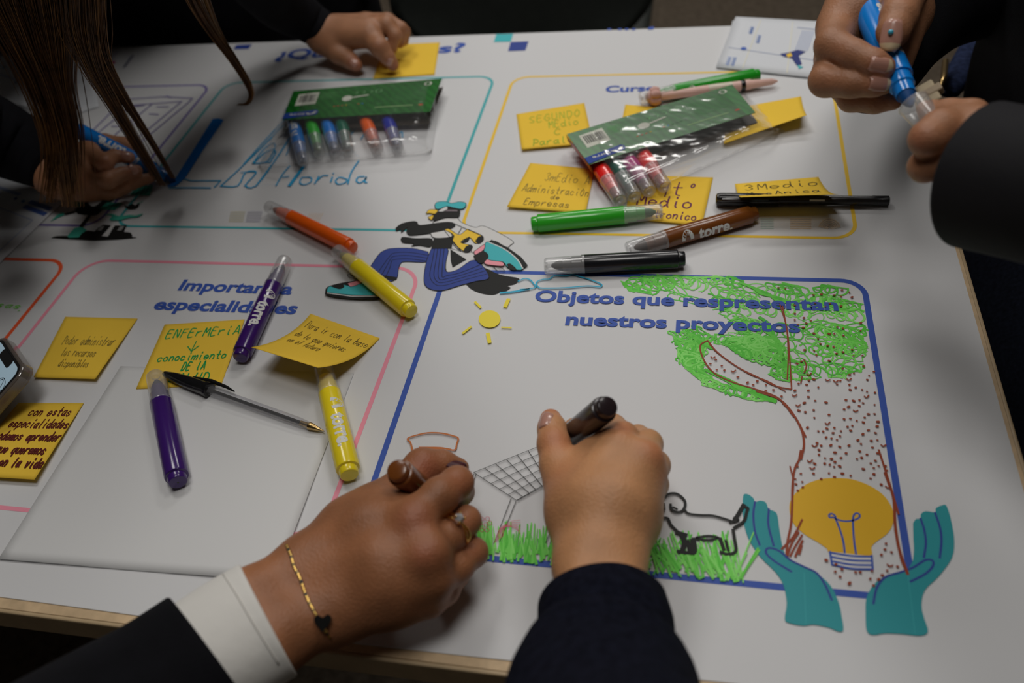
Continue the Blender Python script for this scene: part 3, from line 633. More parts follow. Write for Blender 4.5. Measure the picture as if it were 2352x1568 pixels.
# green word at the left and footer prints
I = Ink(table_surf, .0009, .000002)
hand_write(I, 'esas', PX(-30, 703), PX(46, 710), .007, ink(100, 180, 60), .0009, .3)
hand_write(I, ',', PX(42, 714), PX(54, 715), .004, ink(100, 180, 60), .0009, .3)
o = I.build('felt_pen_drawing', poster); o['label'] = 'green handwriting in the orange frame'
I = Ink(table_surf, .0003, .00001)
pale = [ink(170, 164, 140), ink(150, 148, 160), ink(150, 165, 160), ink(176, 160, 140)]
for (x, y), m_ in (((527, 487), pale[0]), ((566, 487), pale[1])):
    for k in range(6): I.stroke([PX(x+4-k, y+k*4.4), PX(x+36-k, y+k*4.4)], .0012, m_)
I.build('printed_footer_logo', poster); I = Ink(table_surf, .0003, .00001)
for k in range(7): I.stroke([PX(700-k*2+k*7, 512), PX(712-k*2+k*7, 490)], .0006, pale[3])
I.build('printed_footer_logo', poster); I = Ink(table_surf, .0003, .00001)
for k in range(6): I.stroke([PX(1748, 503+k*4.4), PX(1776, 503+k*4.4)], .0012, pale[2]); I.stroke([PX(1816, 503+k*4.4), PX(1862, 503+k*4.4)], .0014, pale[3])
for k in range(6): I.stroke([PX(1905+(5+k*4)*math.cos(t), 527-(4+k*4)*math.sin(t)) for t in np.linspace(.2, 2.9, 9)], .0009, pale[3])
I.build('printed_footer_logo', poster)

# ------------------------------------------------------------------ loose sheets and leaflets
def patch(c4, thick=.00025, nu=12, nv=12, zf=None):
    """c4: TL,TR,BR,BL world points -> (surface function(u,v,h), V, F) closed thin sheet"""
    a, b, c, d = [Vector(q) for q in c4]
    def s(u, v, h=0):
        p = (a*(1-u)+b*u)*(1-v)+(d*(1-u)+c*u)*v
        if zf: p = p+Vector((0, 0, zf(u, v)))
        return p+Vector((0, 0, h))
    V = [s(i/nu, j/nv, -thick*k) for k in (0, 1) for j in range(nv+1) for i in range(nu+1)]; K = (nu+1)*(nv+1); Fc = []
    for j in range(nv):
        for i in range(nu):
            q = j*(nu+1)+i; Fc += [(q, q+nu+1, q+nu+2, q+1), (q+K, q+K+1, q+K+nu+2, q+K+nu+1)]
    for i in range(nu): Fc.append((i, i+1, i+1+K, i+K)); q = nv*(nu+1)+i; Fc.append((q+1, q, q+K, q+K+1))
    for j in range(nv): q = j*(nu+1); Fc.append((q+nu+1, q, q+K, q+nu+1+K)); q += nu; Fc.append((q, q+nu+1, q+nu+1+K, q+K))
    return s, V, Fc
def msurf(s, wmm, hmm):
    """metric 2-D coordinates (x right, y down is negative) on a patch"""
    return lambda x, y, z: s(x/wmm, -y/hmm, z)
BRc = P(636, 1336, .0008); d1 = (P(753, 987, .0008)-P(657, 1243, .0008)).normalized(); d0 = Vector((d1.y, -d1.x, 0))
sh = thing('paper_sheet', 'blank white sheet of paper lying under the lower purple marker', 'paper', BRc)
cs = [BRc-d0*.212+d1*.187, BRc+d1*.187, BRc, BRc-d0*.212]
cs = [Vector((q.x, q.y, T+.0011)) for q in cs]
s_, v, f = patch(cs, .0002, 24, 24, lambda u, v: .0004+.0035*max(0, u-.6)*2*max(0, v-.30)+.0010*max(0, math.sin(u*5+1))*v)
mesh_obj('sheet', v, f, M['sheet'], sh, smooth=True)

def leaflet(label, corners, prints, nm='leaflet', z=.0012, zf=None, group=None):
    c4 = [P(*q[:2], q[2] if len(q) > 2 else z) for q in corners]
    t = thing(nm, label, 'leaflet', sum(c4, Vector())/4, group)
    wm = (c4[1]-c4[0]).length; hm = (c4[3]-c4[0]).length
    s, V, Fc = patch(c4, .0003, 8, 8, zf); mesh_obj('sheet', V, Fc, M['leaf'], t, smooth=True)
    I = Ink(lambda x, y, z_: s(x, y, z_), .0001, .00001)      # u,v coordinates
    prints(I, wm, hm); I.build('print', t); return t
LB = ink(96, 118, 165); LG = ink(130, 140, 168); LY = ink(190, 185, 160)
def pr1(I, wm, hm):
    for k in range(7): I.stroke([(.04+k*.026, .08), (.06+k*.026, .9)], .0, LB) if False else None
    for x, y, h in ((.08, .80, .16), (.13, .80, .16), (.3, .35, .16), (.2, .2, .14)):
        for k in range(8): I.stroke([(x+.012*(k % 2), y+h*k/8), (x+.03, y+h*k/8)], .012, LB)
    I.stroke([(.28, .05), (.25, .97)], .006, LY); I.stroke([(.62, .05), (.66, .97)], .006, LY); I.stroke([(.05, .62), (.97, .72)], .006, LG)
    for k in range(6): I.stroke([(.74+.022*k, .2), (.70+.022*k, .56)], .007, LG)
    I.stroke([(.68, .15), (.98, .17)], .008, LG)
    D = ink(34, 44, 100); I.fill([(.56, .66), (.64, .62), (.72, .56), (.80, .58), (.74, .66), (.78, .80), (.74, .84), (.68, .72), (.60, .70)], D); I.fill([(.62, .66), (.66, .62), (.68, .68), (.64, .71)], YEL); I.fill([(.74, .82), (.80, .85), (.76, .89)], AQ)
    I.dot((.2, .62), .03, ink(50, 80, 150))
leaflet('small printed leaflet on the far right corner of the poster', [(1690, 38, .012), (1905, 50, .010), (1895, 181, .003), (1644, 154, .003)], pr1)
leaflet('second leaflet sticking out beneath the printed one at far right', [(1683, 47, .004), (1890, 60, .004), (1880, 172, .002), (1655, 150, .002)], lambda I, w_, h: I.stroke([(.02, .1), (.02, .9)], .004, LG))
def pr2(I, wm, hm):
    for x0_, y0_, x1_, y1_ in ((.05, .08, .34, .46), (.38, .08, .68, .46), (.05, .54, .34, .92), (.38, .54, .68, .92)):
        I.stroke([(x0_, y0_), (x1_, y0_), (x1_, y1_), (x0_, y1_)], .006, LG, closed=True)
    for a, b in ((.74, .14), (.77, .14), (.82, .3)):
        for k in range(18): I.stroke([(a, b+k*.018), (a+.022, b+k*.018+.004)], .008, LB)
    I.dot((.79, .62), .014, ink(34, 50, 120)); I.dot((.79, .70), .014, ink(40, 100, 150))
    for a in (.74, .79):
        for k in range(16): I.stroke([(a, .76+k*.014), (a+.03, .76+k*.014+.003)], .009, ink(60, 90, 160))
    I.stroke([(.5, .2), (.56, .3), (.5, .36)], .006, BLK); I.stroke([(.46, .52), (.46, .8)], .006, LB); I.stroke([(.52, .2), (.45, .34)], .008, LB)
leaflet('printed leaflet with small boxes at the left edge of the poster', [(-330, 560), (-30, 375), (168, 440), (-90, 690)], lambda I, w_, h: pr2(I, w_, h), z=.0022)
leaflet('crumpled white leaflet behind the hanging hair', [(-60, 118, .03), (60, 120, .03), (62, 245, .012), (-60, 215, .012)], lambda I, w_, h: (I.dot((.58, .32), .03, ink(60, 120, 160)), I.dot((.8, .6), .025, ink(90, 100, 130)), I.stroke([(.5, .48), (.9, .56)], .02, LG)))
leaflet('curled white leaflet seen between the two locks of hair', [(130, 128, .02), (206, 140, .02), (224, 238, .006), (150, 262, .006)], lambda I, w_, h: (I.stroke([(.2, .86), (.55, .93)], .03, LB), I.stroke([(.2, .5), (.6, .52)], .01, LG)), zf=lambda u, v: .004*math.sin(v*5))

# ------------------------------------------------------------------ sticky notes
NG = 'yellow sticky notes on the poster'
def note(label, c4, writing=None, zf=None, wm=.076, h_=None):
    w4 = [P(*q) for q in c4]
    t = thing('sticky_note', label, 'sticky note', sum(w4, Vector())/4, NG)
    s, V, Fc = patch(w4, .00022, 16, 16, zf); mesh_obj('note_paper', V, Fc, M['note'], t, smooth=True)
    if writing:
        I = Ink(msurf(s, .076, .076), .00018, .000006); writing(I); I.build('handwriting', t)
    return t
def hw(st, x, y, x2, h, m_, wd, y2=None, sl=.12, seed=1):
    return lambda I: hand_write(I, st, (x/1000, -y/1000), (x2/1000, -(y if y2 is None else y2)/1000), h/1000, m_, wd/1000, sl, seed=seed)
def multi(*fs): return lambda I: [q(I) for q in fs]
PEN = ink(96, 86, 46); GPEN = ink(112, 146, 36); GM = ink(16, 128, 66); VM = ink(84, 26, 62); RM = ink(78, 24, 22); BP = ink(40, 36, 28)
curl = lambda a, k=3: (lambda u, v: a*v**k)
note('blank yellow sticky note pinned by a pointing finger', [(884, 103, .0014), (1010, 97, .0014), (998, 171, .0014), (856, 181, .0014)])
note('yellow sticky note with green writing reading Segundo Medio C', [(1186, 262, .0014), (1342, 236, .0014), (1362, 328, .004), (1198, 343, .004)],
     multi(hw('SEGUNDO', 12, 24, 70, 13, GPEN, .8), hw('MEdio', 32, 40, 66, 13, GPEN, .8), hw('C', 36, 55, 46, 11, GPEN, .8), hw('Paralelo', 12, 71, 72, 12, GPEN, 1.0)))
note('yellow sticky note with pencil writing about Administración de Empresas', [(1218, 374, .0014), (1366, 388, .0014), (1345, 489, .003), (1164, 475, .004)],
     multi(hw('3mEdio A', 24, 28, 74, 14, PEN, .6), hw('AdministraciOn', 6, 49, 76, 12, PEN, .6), hw('de', 38, 58, 48, 7, PEN, .6), hw('Empresas', 14, 70, 60, 10, PEN, .6)))
note('yellow sticky note with dark purple writing reading 4to Medio', [(1450, 402, .0014), (1638, 407, .0014), (1612, 517, .003), (1435, 502, .003)],
     multi(hw('4tº', 26, 32, 66, 22, VM, 1.5), hw('Medio', 8, 52, 64, 17, VM, 1.7), hw('Electronico', 4, 70, 70, 11, VM, 1.3)))
note('curled yellow sticky note standing up behind the black capped pen', [(1688, 422, .0014), (1880, 406, .0014), (1925, 446, .030), (1706, 452, .030)],
     multi(hw('3Medio', 6, 22, 74, 16, BP, 1.0), hw('MecAnica', 6, 46, 70, 14, BP, 1.0)), lambda u, v: -.030*(v-v**2.2)*.6)
note('yellow sticky note mostly hidden below the near packet, left corner showing', [(1436, 240, .0014), (1570, 250, .0014), (1580, 330, .0014), (1420, 320, .0014)])
note('blank yellow sticky note lifting off right of the near packet', [(1668, 252, .0016), (1840, 221, .0016), (1853, 264, .018), (1662, 330, .006)], None, lambda u, v: -.012*(v-v**2)*u)
note('yellow sticky note with faint pencil lines reading Poder administrar', [(150, 727, .0014), (316, 731, .0014), (218, 870, .005), (77, 866, .0035)],
     multi(hw('Poder administrar', 12, 36, 70, 11, PEN, .5), hw('los recursos', 18, 50, 58, 10, PEN, .5), hw('disponibles', 22, 63, 58, 9, PEN, .5)))
note('yellow sticky note with green writing reading ENFERMERIA', [(378, 745, .0022), (562, 733, .0022), (508, 883, .0022), (312, 893, .0022)],
     multi(hw('ENFErMEriA', 6, 18, 76, 10, GM, 1.1), lambda I: I.stroke([(.038, -.024), (.037, -.034)], .0009, GM), lambda I: I.stroke([(.032, -.030), (.037, -.036), (.042, -.030)], .0011, GM),
           hw('conocimiento', 8, 46, 72, 8.5, GM, 1.1), hw('DE lA', 34, 58, 56, 9, GM, 1.1), hw('SALUD', 26, 71, 64, 9, GM, 1.1)))
note('yellow sticky note curling up over the marker, reading Para ir con la base', [(713, 720, .0014), (872, 776, .0014), (730, 844, .033), (577, 797, .032)],
     multi(hw('Para ir con la base', 5, 18, 74, 9.5, BP, .45), hw('de lo que quieras', 6, 33, 62, 9, BP, .45), hw('en el futuro', 8, 45, 44, 8.5, BP, .45)), lambda u, v: -.032*(v-v**1.9))
note('yellow sticky note with dark red writing beside the phone', [(42, 925, .0014), (192, 925, .0014), (79, 1101, .006), (-95, 1090, .006)],
     multi(hw('con estas', 22, 14, 70, 9, RM, 1.3), hw('especialidades', 10, 27, 76, 9, RM, 1.3), hw('podemos aprender', 4, 40, 76, 9, RM, 1.4), hw('lo que queremos', 4, 53, 70, 9, RM, 1.3), hw('hacer en la vida', 4, 66, 76, 9, RM, 1.4)))
note('yellow sticky note peeking from under the blank white sheet', [(700, 996, .0010), (757, 1001, .0010), (704, 1125, .0010), (650, 1120, .0010)])

# ------------------------------------------------------------------ markers and pens
_plast = {}
def plast(c):
    if c not in _plast: _plast[c] = mat('marker_plastic_%d_%d_%d' % c, seen(*c, 1.75), .22, .5, coat=.25, noise_amt=.03, noise_scale=30)
    return _plast[c]
def lathe(prof, n=28, capends=True):
    V, Fc = [], []
    for x, r in prof:
        for k in range(n): a = 2*PI*k/n; V.append((x, r*math.cos(a), r*math.sin(a)))
    m_ = len(prof)
    for i in range(m_-1):
        for k in range(n): Fc.append((i*n+k, i*n+(k+1) % n, (i+1)*n+(k+1) % n, (i+1)*n+k))
    if capends: Fc.append(tuple(range(n-1, -1, -1))); Fc.append(tuple((m_-1)*n+k for k in range(n)))
    return V, Fc
def local_part(name, V, Fc, mats, parent, smooth=True, mi=None, auto=True):
    o = mesh_obj(name, V, Fc, mats, None, org=None, mi=mi, smooth=smooth)
    o.parent = parent
    if smooth and auto:
        try: o.data.set_sharp_from_angle(angle=math.radians(35))
        except Exception: pass
    return o
def frame_root(name, label, cat, tail, tip, roll=0, group=None, facing=None):
    tail = Vector(tail); tip = Vector(tip); X = (tip-tail).normalized(); L = (tip-tail).length
    n = (facing if facing is not None else (CAM-tail)); n = (n-X*n.dot(X)).normalized()
    n = (Matrix.Rotation(math.radians(roll), 3, X) @ n).normalized()
    Y = n.cross(X)
    o = bpy.data.objects.new(name, None); C.objects.link(o); o.empty_display_size = .02
    o.matrix_world = Matrix(((X.x, Y.x, n.x, tail.x), (X.y, Y.y, n.y, tail.y), (X.z, Y.z, n.z, tail.z), (0, 0, 0, 1)))
    o['label'] = label; o['category'] = cat
    if group: o['group'] = group
    return o, L
def barrel_text(R, x0, size, L_):
    """torre. with its arch mark, wrapped round the barrel; reads from the cap towards the tail"""
    V, Fc = text_vf('torre.', .035); bm = bmesh.new(); vs = [bm.verts.new((v[0], v[1], 0)) for v in V]
    for f_ in Fc:
        try: bm.faces.new([vs[i] for i in f_])
        except ValueError: pass
    for k in range(1, 8):
        g = bm.verts[:]+bm.edges[:]+bm.faces[:]
        bmesh.ops.bisect_plane(bm, geom=g, plane_co=(0, -.1+k*.12, 0), plane_no=(0, 1, 0))
    bm.verts.ensure_lookup_table(); bm.verts.index_update()
    V2 = [(v.co.x*size+size*1.25, (v.co.y-.3)*size*1.15) for v in bm.verts]; F2 = [tuple(v.index for v in f_.verts) for f_ in bm.faces]; bm.free()
    # arch mark
    n = 14; A = []
    for i in range(n+1):
        a = PI*i/n; A.append((math.cos(a)*.42+.45, math.sin(a)*.62-.05, math.cos(a)*.18+.45, math.sin(a)*.30-.05))
    b = len(V2)
    for i, q in enumerate(A):
        zz = .10 if i % 2 else -.04
        V2.append((q[0]*size, (q[1]-.1)*size*1.15)); V2.append((q[2]*size, (q[3]-.1+zz)*size*1.15))
    for i in range(n): F2.append((b+2*i, b+2*i+1, b+2*i+3, b+2*i+2))
    out = []
    for s, v in V2:
        a = v/R; out.append((x0-s, -(R+.00012)*math.sin(a), (R+.00012)*math.cos(a)))
    return out, F2
MG_ = 'thick school markers'
WHITEP = mat('white_print', seen(178, 178, 176, 1.7), .5, .3)
def marker(label, tail, tip, col, R=.0087, capped=True, roll=0, text=True, L=None, group=MG_, small=False, name='marker', cappart=True, dark=None):
    root, LL = frame_root(name, label, 'marker', tail, tip, roll, group)
    L = L or LL; m_ = plast(col); xb = L*.735
    prof = [(0, R*.60), (.0004, R*.72), (.0012, R*.78), (.0058, R*.80), (.0060, R*.80)]
    V, Fc = lathe(prof); pg = local_part('end_plug', V, Fc, m_, root)
    V, Fc = lathe([(-.0001, R*.05), (-.0001, R*.09), (.0001, R*.10)], 12); local_part('moulding_mark', V, Fc, M['blackbead'] if dark else m_, root)
    prof = [(.0058, R*.86), (.0064, R*.97), (.0074, R), (xb-.001, R), (xb, R*.97)]
    V, Fc = lathe(prof); local_part('barrel', V, Fc, m_, root)
    k = 1 if capped else 0
    V, Fc = lathe([(xb-.001, R*.84), (xb+.008, R*.84), (xb+.009, R*.72), (xb+.016, R*.66)]); local_part('neck', V, Fc, m_, root)
    V, Fc = lathe([(xb+.016, R*.60), (xb+.020, R*.50), (xb+.0235, R*.34), (xb+.0262, R*.14)], 16); local_part('nib', V, Fc, ink(max(10, int(col[0]*.55)), max(10, int(col[1]*.55)), max(10, int(col[2]*.6))), root)
    if capped:
        cr_ = R*.97; th = .0007
        prof = [(xb-.0035, cr_*1.0), (xb-.003, cr_*1.033), (xb-.0008, cr_*1.033), (xb+.0005, cr_*.985), (L*.97, cr_*.90), (L-.001, cr_*.87), (L, cr_*.80), (L, cr_*.42), (L-.0025, cr_*.40), (L-.0025, .0003)]
        V, Fc = lathe(prof, 28, False); local_part('cap', V, Fc, M['cap'], root)
    if text:
        V, Fc = barrel_text(R, xb-.015, R*1.6, L); local_part('brand_print', V, Fc, WHITEP, root, smooth=False)
    return root
R0 = .0087; ZM = R0+.0008
def PM(px, py, z=ZM): return P(px, py, z)
marker('orange marker pointing to the upper left, cap near the teal frame', PM(812, 570), PM(617, 474), (228, 92, 20), .0078, roll=150, text=False)
marker('yellow marker touching the orange marker, across the printed bird', PM(946, 716), PM(775, 576), (218, 196, 30), .0084, roll=160, text=False)
marker('purple marker between the Importancia heading and the curled note', PM(551, 822), PM(655, 597), (48, 20, 84), .0082, roll=-8)
marker('purple marker lying on the blank sheet below the green-lettered note', PM(409, 1108), PM(357, 862), (46, 20, 84), .0088, roll=120, text=False, dark=1)
marker('yellow marker with its cap under the curled sticky note', PM(803, 1092), PM(741, 838), (222, 200, 34), .0088, roll=14)
marker('bright green marker lying below the notes inside the yellow frame', PM(1220, 514), PM(1521, 485), (40, 140, 32), .0084, roll=180, text=False)
marker('brown marker crossing the bottom line of the yellow frame', PM(1737, 489), PM(1441, 574), (92, 50, 18), .0084, roll=-30)
marker('black capped marker lying along the top of the blue frame', PM(1574, 594), PM(1251, 611), (18, 19, 22), .0084, roll=180, text=False)
marker('bright green marker behind the near packet at the far right', P(1744, 171, .0095), P(1470, 226, .0095), (26, 124, 28), .0078, roll=-28)
# held markers
tipA = None
def held(label, tailpx, tz, tippx, pz, col, R, L, roll, text, name='marker'):
    tl = P(*tailpx, tz); tp = P(*tippx, pz); d = (tp-tl).normalized()
    return marker(label, tp-d*L, tp, col, R, False, roll, text, L+.0, name=name)
# uncapped: barrel ends at .735 L and nib at +.026 -> choose L so that nib meets the tip
def held2(label, tl, tp, col, R, roll, text):
    """tl: tail end, tp: point the nib touches"""
    D = (tp-tl).length; L = (D-.0262)/.735
    return marker(label, tl, tl+(tp-tl).normalized()*L, col, R, False, roll, text, L)
def tipfor(tl, px, py, D, pz=.0016):
    """walk the table along the image direction until the distance from the tail is D"""
    return P(px, py, pz)
A_T = P(910, 1078, .083); A_N = P(1020, 1168, .0018)
held2('brown marker held in the large hand with the ring', A_T, A_N, (92, 50, 18), .0085, 0, False)
B_T = P(1397, 932, .093); B_N = P(1262, 1040, .0018)
held2('black marker held in the hand with the navy sleeve', B_T, B_N, (30, 22, 24), .0085, 0, False)
D_N = P(403, 417, .0016); D_dir = (P(186, 303, .055)-D_N).normalized(); D_T = D_N+D_dir*.122
held2('blue marker in the hand below the hanging hair', D_T, D_N, (14, 92, 160), .0088, -12, True)
E_N = P(2093, 244, .190); E_dir = (P(1972, -20, .215)-E_N).normalized(); E_T = E_N+E_dir*.122
E_ROOT = held2('light blue marker held over the table by the person at right', E_T, E_N, (12, 104, 178), .0092, -62, True)

# black capped ballpoint pen
BLKP = mat('black_gloss_plastic', (.010, .010, .011), .18, .5, noise_amt=.05)
SMOKE = mat('smoky_black_barrel', (.018, .017, .018), .25, .5, noise_amt=.05)
root, L = frame_root('ballpoint_pen', 'black capped ballpoint pen in front of the standing sticky note', 'pen', P(2042, 461, .0058), P(1644, 458, .0075), 0)
V, Fc = lathe([(0, .0040), (.0005, .0046), (.014, .0046), (.0145, .0043), (L-.05, .0043)], 20); local_part('barrel', V, Fc, SMOKE, root)
V, Fc = lathe([(L-.056, .0050), (L-.055, .0057), (L-.02, .0062), (L-.004, .0062), (L-.001, .0055), (L, .004)], 24); local_part('cap', V, Fc, BLKP, root)
V, Fc = tube([(L-.002, .0, .0055), (L-.006, 0, .0088), (L-.014, 0, .0096), (L-.034, 0, .0088), (L-.046, 0, .0066)], [.0018, .0024, .0022, .0018, .0012], 10); local_part('clip', V, Fc, BLKP, root)
V, Fc = box_vf(.055, .068, -.0008, .0008, .0043, .00445); local_part('printed_mark', V, Fc, WHITEP, root, smooth=False)
# clear hexagonal ballpoint
root, L = frame_root('ballpoint_pen', 'clear ballpoint pen with brass point and black cap on its end', 'pen', P(375, 857, .0075), P(745, 990, .0045), 0)
V, Fc = lathe([(.045, .0038), (L-.024, .0038), (L-.020, .0034), (L-.0145, .0030)], 6, False); local_part('clear_barrel', V, Fc, M['pentube'], root, smooth=False)
V, Fc = lathe([(.045, .0014), (L-.022, .0014)], 12); local_part('ink_tube', V, Fc, mat('black_ink_tube', (.012, .012, .012), .3, .5, noise_amt=.05), root)
V, Fc = lathe([(L-.0225, .0019), (L-.0145, .0022), (L-.0144, .0030), (L-.013, .0031), (L-.004, .0012), (L-.0035, .0009), (L, .0004)], 16); local_part('brass_point', V, Fc, M['brass'], root)
V, Fc = lathe([(0, .0014), (.002, .0026), (.014, .0044), (.034, .0056), (.047, .0060), (.048, .0064), (.051, .0064), (.0515, .0045)], 20); local_part('cap', V, Fc, BLKP, root)
V, Fc = tube([(.03, .005, -.001), (.048, .0072, -.002), (.064, .0068, -.002), (.073, .0055, -.002)], [.0012, .0018, .0014, .0006], 10); local_part('clip', V, Fc, BLKP, root)
# pink pen with paw end
PKP = mat('pale_pink_plastic', (.80, .52, .46), .35, .4, noise_amt=.06, noise_scale=80); PKD = mat('dusky_pink_rubber', (.62, .36, .31), .6, .3, noise_amt=.08, noise_scale=90)
root, L = frame_root('ballpoint_pen', 'pale pink pen with a rounded flower end behind the near packet', 'pen', P(1500, 222, .0095), P(1786, 186, .0075), 0)
V, Fc = lathe([(.008, .0048), (.01, .0052), (L-.04, .0052), (L-.038, .0056), (L-.03, .0056), (L-.028, .0048), (L-.006, .0034), (L, .001)], 20); local_part('barrel', V, Fc, PKP, root)
V, Fc = lathe([(L-.040, .0057), (L-.036, .0059), (L-.035, .0055)], 20); local_part('dark_band', V, Fc, BLKP, root)
V, Fc = lathe([(L-.075, .0053), (L-.07, .0054), (L-.05, .0054), (L-.049, .0053)], 20); local_part('clear_window', V, Fc, mat('cream_window', (.7, .62, .5), .3, .5, noise_amt=.1), root)
parts = []
for k in range(5):
    a = 2*PI*k/5; c = Vector((.002, .0055*math.cos(a), .0055*math.sin(a)))
    parts.append(tube([c+Vector((-.006, 0, 0)), c+Vector((-.005, 0, 0)), c, c+Vector((.005, 0, 0)), c+Vector((.006, 0, 0))], [.001, .004, .0056, .004, .001], 10))
parts.append(tube([(-.008, 0, 0), (-.006, 0, 0), (.0, 0, 0), (.008, 0, 0)], [.002, .006, .008, .004], 12))
V, Fc = join_vf(parts); local_part('flower_end', V, Fc, PKD, root)

# ------------------------------------------------------------------ marker packets
def stripes(name, base, dark):
    m = mat(name, base, .3, .5, coat=.35); nt = m.node_tree; b = nt.nodes['Principled BSDF']
    tc = nt.nodes.new('ShaderNodeTexCoord'); wv = nt.nodes.new('ShaderNodeTexWave'); wv.inputs['Scale'].default_value = 55; wv.inputs['Distortion'].default_value = 4; wv.bands_direction = 'DIAGONAL'
    r = nt.nodes.new('ShaderNodeValToRGB'); r.color_ramp.elements[0].color = (*base, 1); r.color_ramp.elements[1].color = (*dark, 1)
    nt.links.new(tc.outputs['Object'], wv.inputs['Vector']); nt.links.new(wv.outputs['Fac'], r.inputs[0]); nt.links.new(r.outputs[0], b.inputs['Base Color'])
    return m
GC = stripes('green_card', (.014, .165, .018), (.008, .11, .012)); DARKC = mat('dark_inner_card', (.06, .045, .034), .45, .4, noise_amt=.2, noise_scale=50)
CW = ink(165, 165, 155); CLB = ink(20, 50, 120)
def packet(label, hdr, back, pouchpts, pz, side=None):
    """hdr: TL,TR,BR,BL (px,py,z) of the green card; back: strip of dark card seen below it"""
    h4 = [P(*q) for q in hdr]
    t = thing('marker_packet', label, 'marker packet', (lambda c: Vector((c.x, c.y, T)))(sum(h4, Vector())/4), 'clear packets of markers with green cards')
    s, V, Fc = patch(h4, .0006, 12, 6); card = sub(mesh_obj('header_card', V, Fc, GC, t))
    I = Ink(lambda x, y, z: s(x, y, z), .00008, .00001)
    I.fill([(.05, .15), (.19, .12), (.19, .52), (.05, .55)], CW)
    xx = .065
    rb = random.Random(5)
    while xx < .175: wd = rb.choice((.0025, .004, .006)); I.fill([(xx, .2), (xx+wd, .2), (xx+wd, .44), (xx, .44)], BLK); xx += wd+rb.choice((.003, .005))
    I.build('barcode', card)
    I = Ink(lambda x, y, z: s(x, y, z), .00008, .00001)
    for k in range(7): I.stroke([(.21, .17+k*.033), (.33-.02*(k % 3), .17+k*.033)], .008, ink(70, 130, 70))
    for k in range(9): I.stroke([(.70, .2+k*.05), (.93, .2+k*.05)], .009, ink(50, 116, 56))
    I.stroke([(.62, .78), (.86, .78)], .02, ink(120, 150, 100)); I.dot((.92, .78), .016, ink(190, 50, 40), 8)
    I.fill([(.40+.035*math.cos(a), .42+.09*math.sin(a)) for a in np.linspace(0, 2*PI, 14)[:-1]], CW); I.stroke([(.445, .40), (.53, .36)], .03, CW)
    for k, c in enumerate(((190, 60, 40), (190, 50, 50), (190, 50, 50), (200, 170, 40), (40, 120, 50), (40, 110, 50), (190, 50, 40), (40, 120, 190), (30, 80, 40), (30, 70, 40), (30, 60, 40), (30, 60, 40))):
        I.dot((.33+k*.027, .66-.005*k), .008, ink(*c), 7)
    I.stroke([(.92+.02*math.cos(a), .14+.055*math.sin(a)) for a in np.linspace(0, 2*PI, 12)], .01, CW, closed=True)
    I.stroke([(.60+.02*math.cos(a), .25+.06*math.sin(a)) for a in np.linspace(0, 2*PI, 12)], .006, ink(90, 140, 90), closed=True)
    for x in (.44, .49, .54): I.stroke([(x, .2), (x+.02, .24), (x+.01, .3)], .006, ink(90, 140, 90))
    I.fill([(0, .80), (.22, .74), (.235, .80), (.225, .90), (0, .99)], CLB)
    # brand word printed upside down
    Vt, Ft = text_vf('torre', .02); x0 = min(v[0] for v in Vt); x1 = max(v[0] for v in Vt)
    I.mesh2([(.145-(v[0]-x0)/(x1-x0)*.105, .88-.02*0+(v[1]/.7)*-.0+(.0)-(-v[1])*-.0-(v[1]-.5)*-.10) for v in Vt], [tuple(reversed(q)) for q in Ft], CW)
    I.stroke([(.16, .84), (.175, .88), (.20, .86), (.215, .80)], .02, CW)
    I.build('printed_text', card)
    b4 = [P(*q) for q in back]; s2, V, Fc = patch(b4, .0005, 6, 3); mesh_obj('backing_card', V, Fc, DARKC, t)
    # pouch: clear film from the card's far edge to the near seam, both faces
    nu, nv = 40, 24; V = []; Fc = []
    (tl, tr, br, bl) = pouchpts
    for lay in (0, 1):
        for j in range(nv+1):
            for i in range(nu+1):
                u, v = i/nu, j/nv
                x = (tl[0]*(1-u)+tr[0]*u)*(1-v)+(bl[0]*(1-u)+br[0]*u)*v; y = (tl[1]*(1-u)+tr[1]*u)*(1-v)+(bl[1]*(1-u)+br[1]*u)*v
                e = min(1, min(u, 1-u)*9, (1-v)*5)
                zz = .0016+(pz(u, v))*(e**.6) if lay == 0 else .0012
                if lay == 0: zz += .0010*e*noise.noise(Vector((u*14, v*9, 3)))
                V.append(P(x, y, max(.0012, zz)))
    k = (nu+1)*(nv+1)
    for j in range(nv):
        for i in range(nu):
            q = j*(nu+1)+i; Fc.append((q, q+nu+1, q+nu+2, q+1))
    for i in range(nu+1):
        pass
    o = mesh_obj('clear_pouch', V[:k], Fc, M['pouch'], t, smooth=True)
    # welded seam along the near edge
    sm = [P(bl[0]+(br[0]-bl[0])*u-0*u, bl[1]+(br[1]-bl[1])*u, .0022) for u in np.linspace(0, 1, 14)]
    V, Fc = tube(sm, .0012, 8); mesh_obj('welded_seam', V, Fc, M['pouch'], t, smooth=True)
    return t
packet('clear marker packet with green card lying in the teal frame', [(674, 209, .021), (1015, 180, .021), (988, 256, .021), (648, 275, .021)],
       [(668, 240, .012), (1018, 200, .012), (985, 284, .0085), (650, 300, .0085)], [(672, 209), (1020, 180), (992, 349), (592, 384)], lambda u, v: .0215)
pk2 = packet('clear marker packet with green card lying on sticky notes in the yellow frame', [(1302, 308, .0265), (1682, 194, .024), (1735, 258, .022), (1353, 378, .0245)],
       [(1310, 330, .014), (1690, 215, .012), (1740, 280, .008), (1400, 385, .010)], [(1300, 309), (1690, 193), (1800, 300), (1420, 470)], lambda u, v: .024)
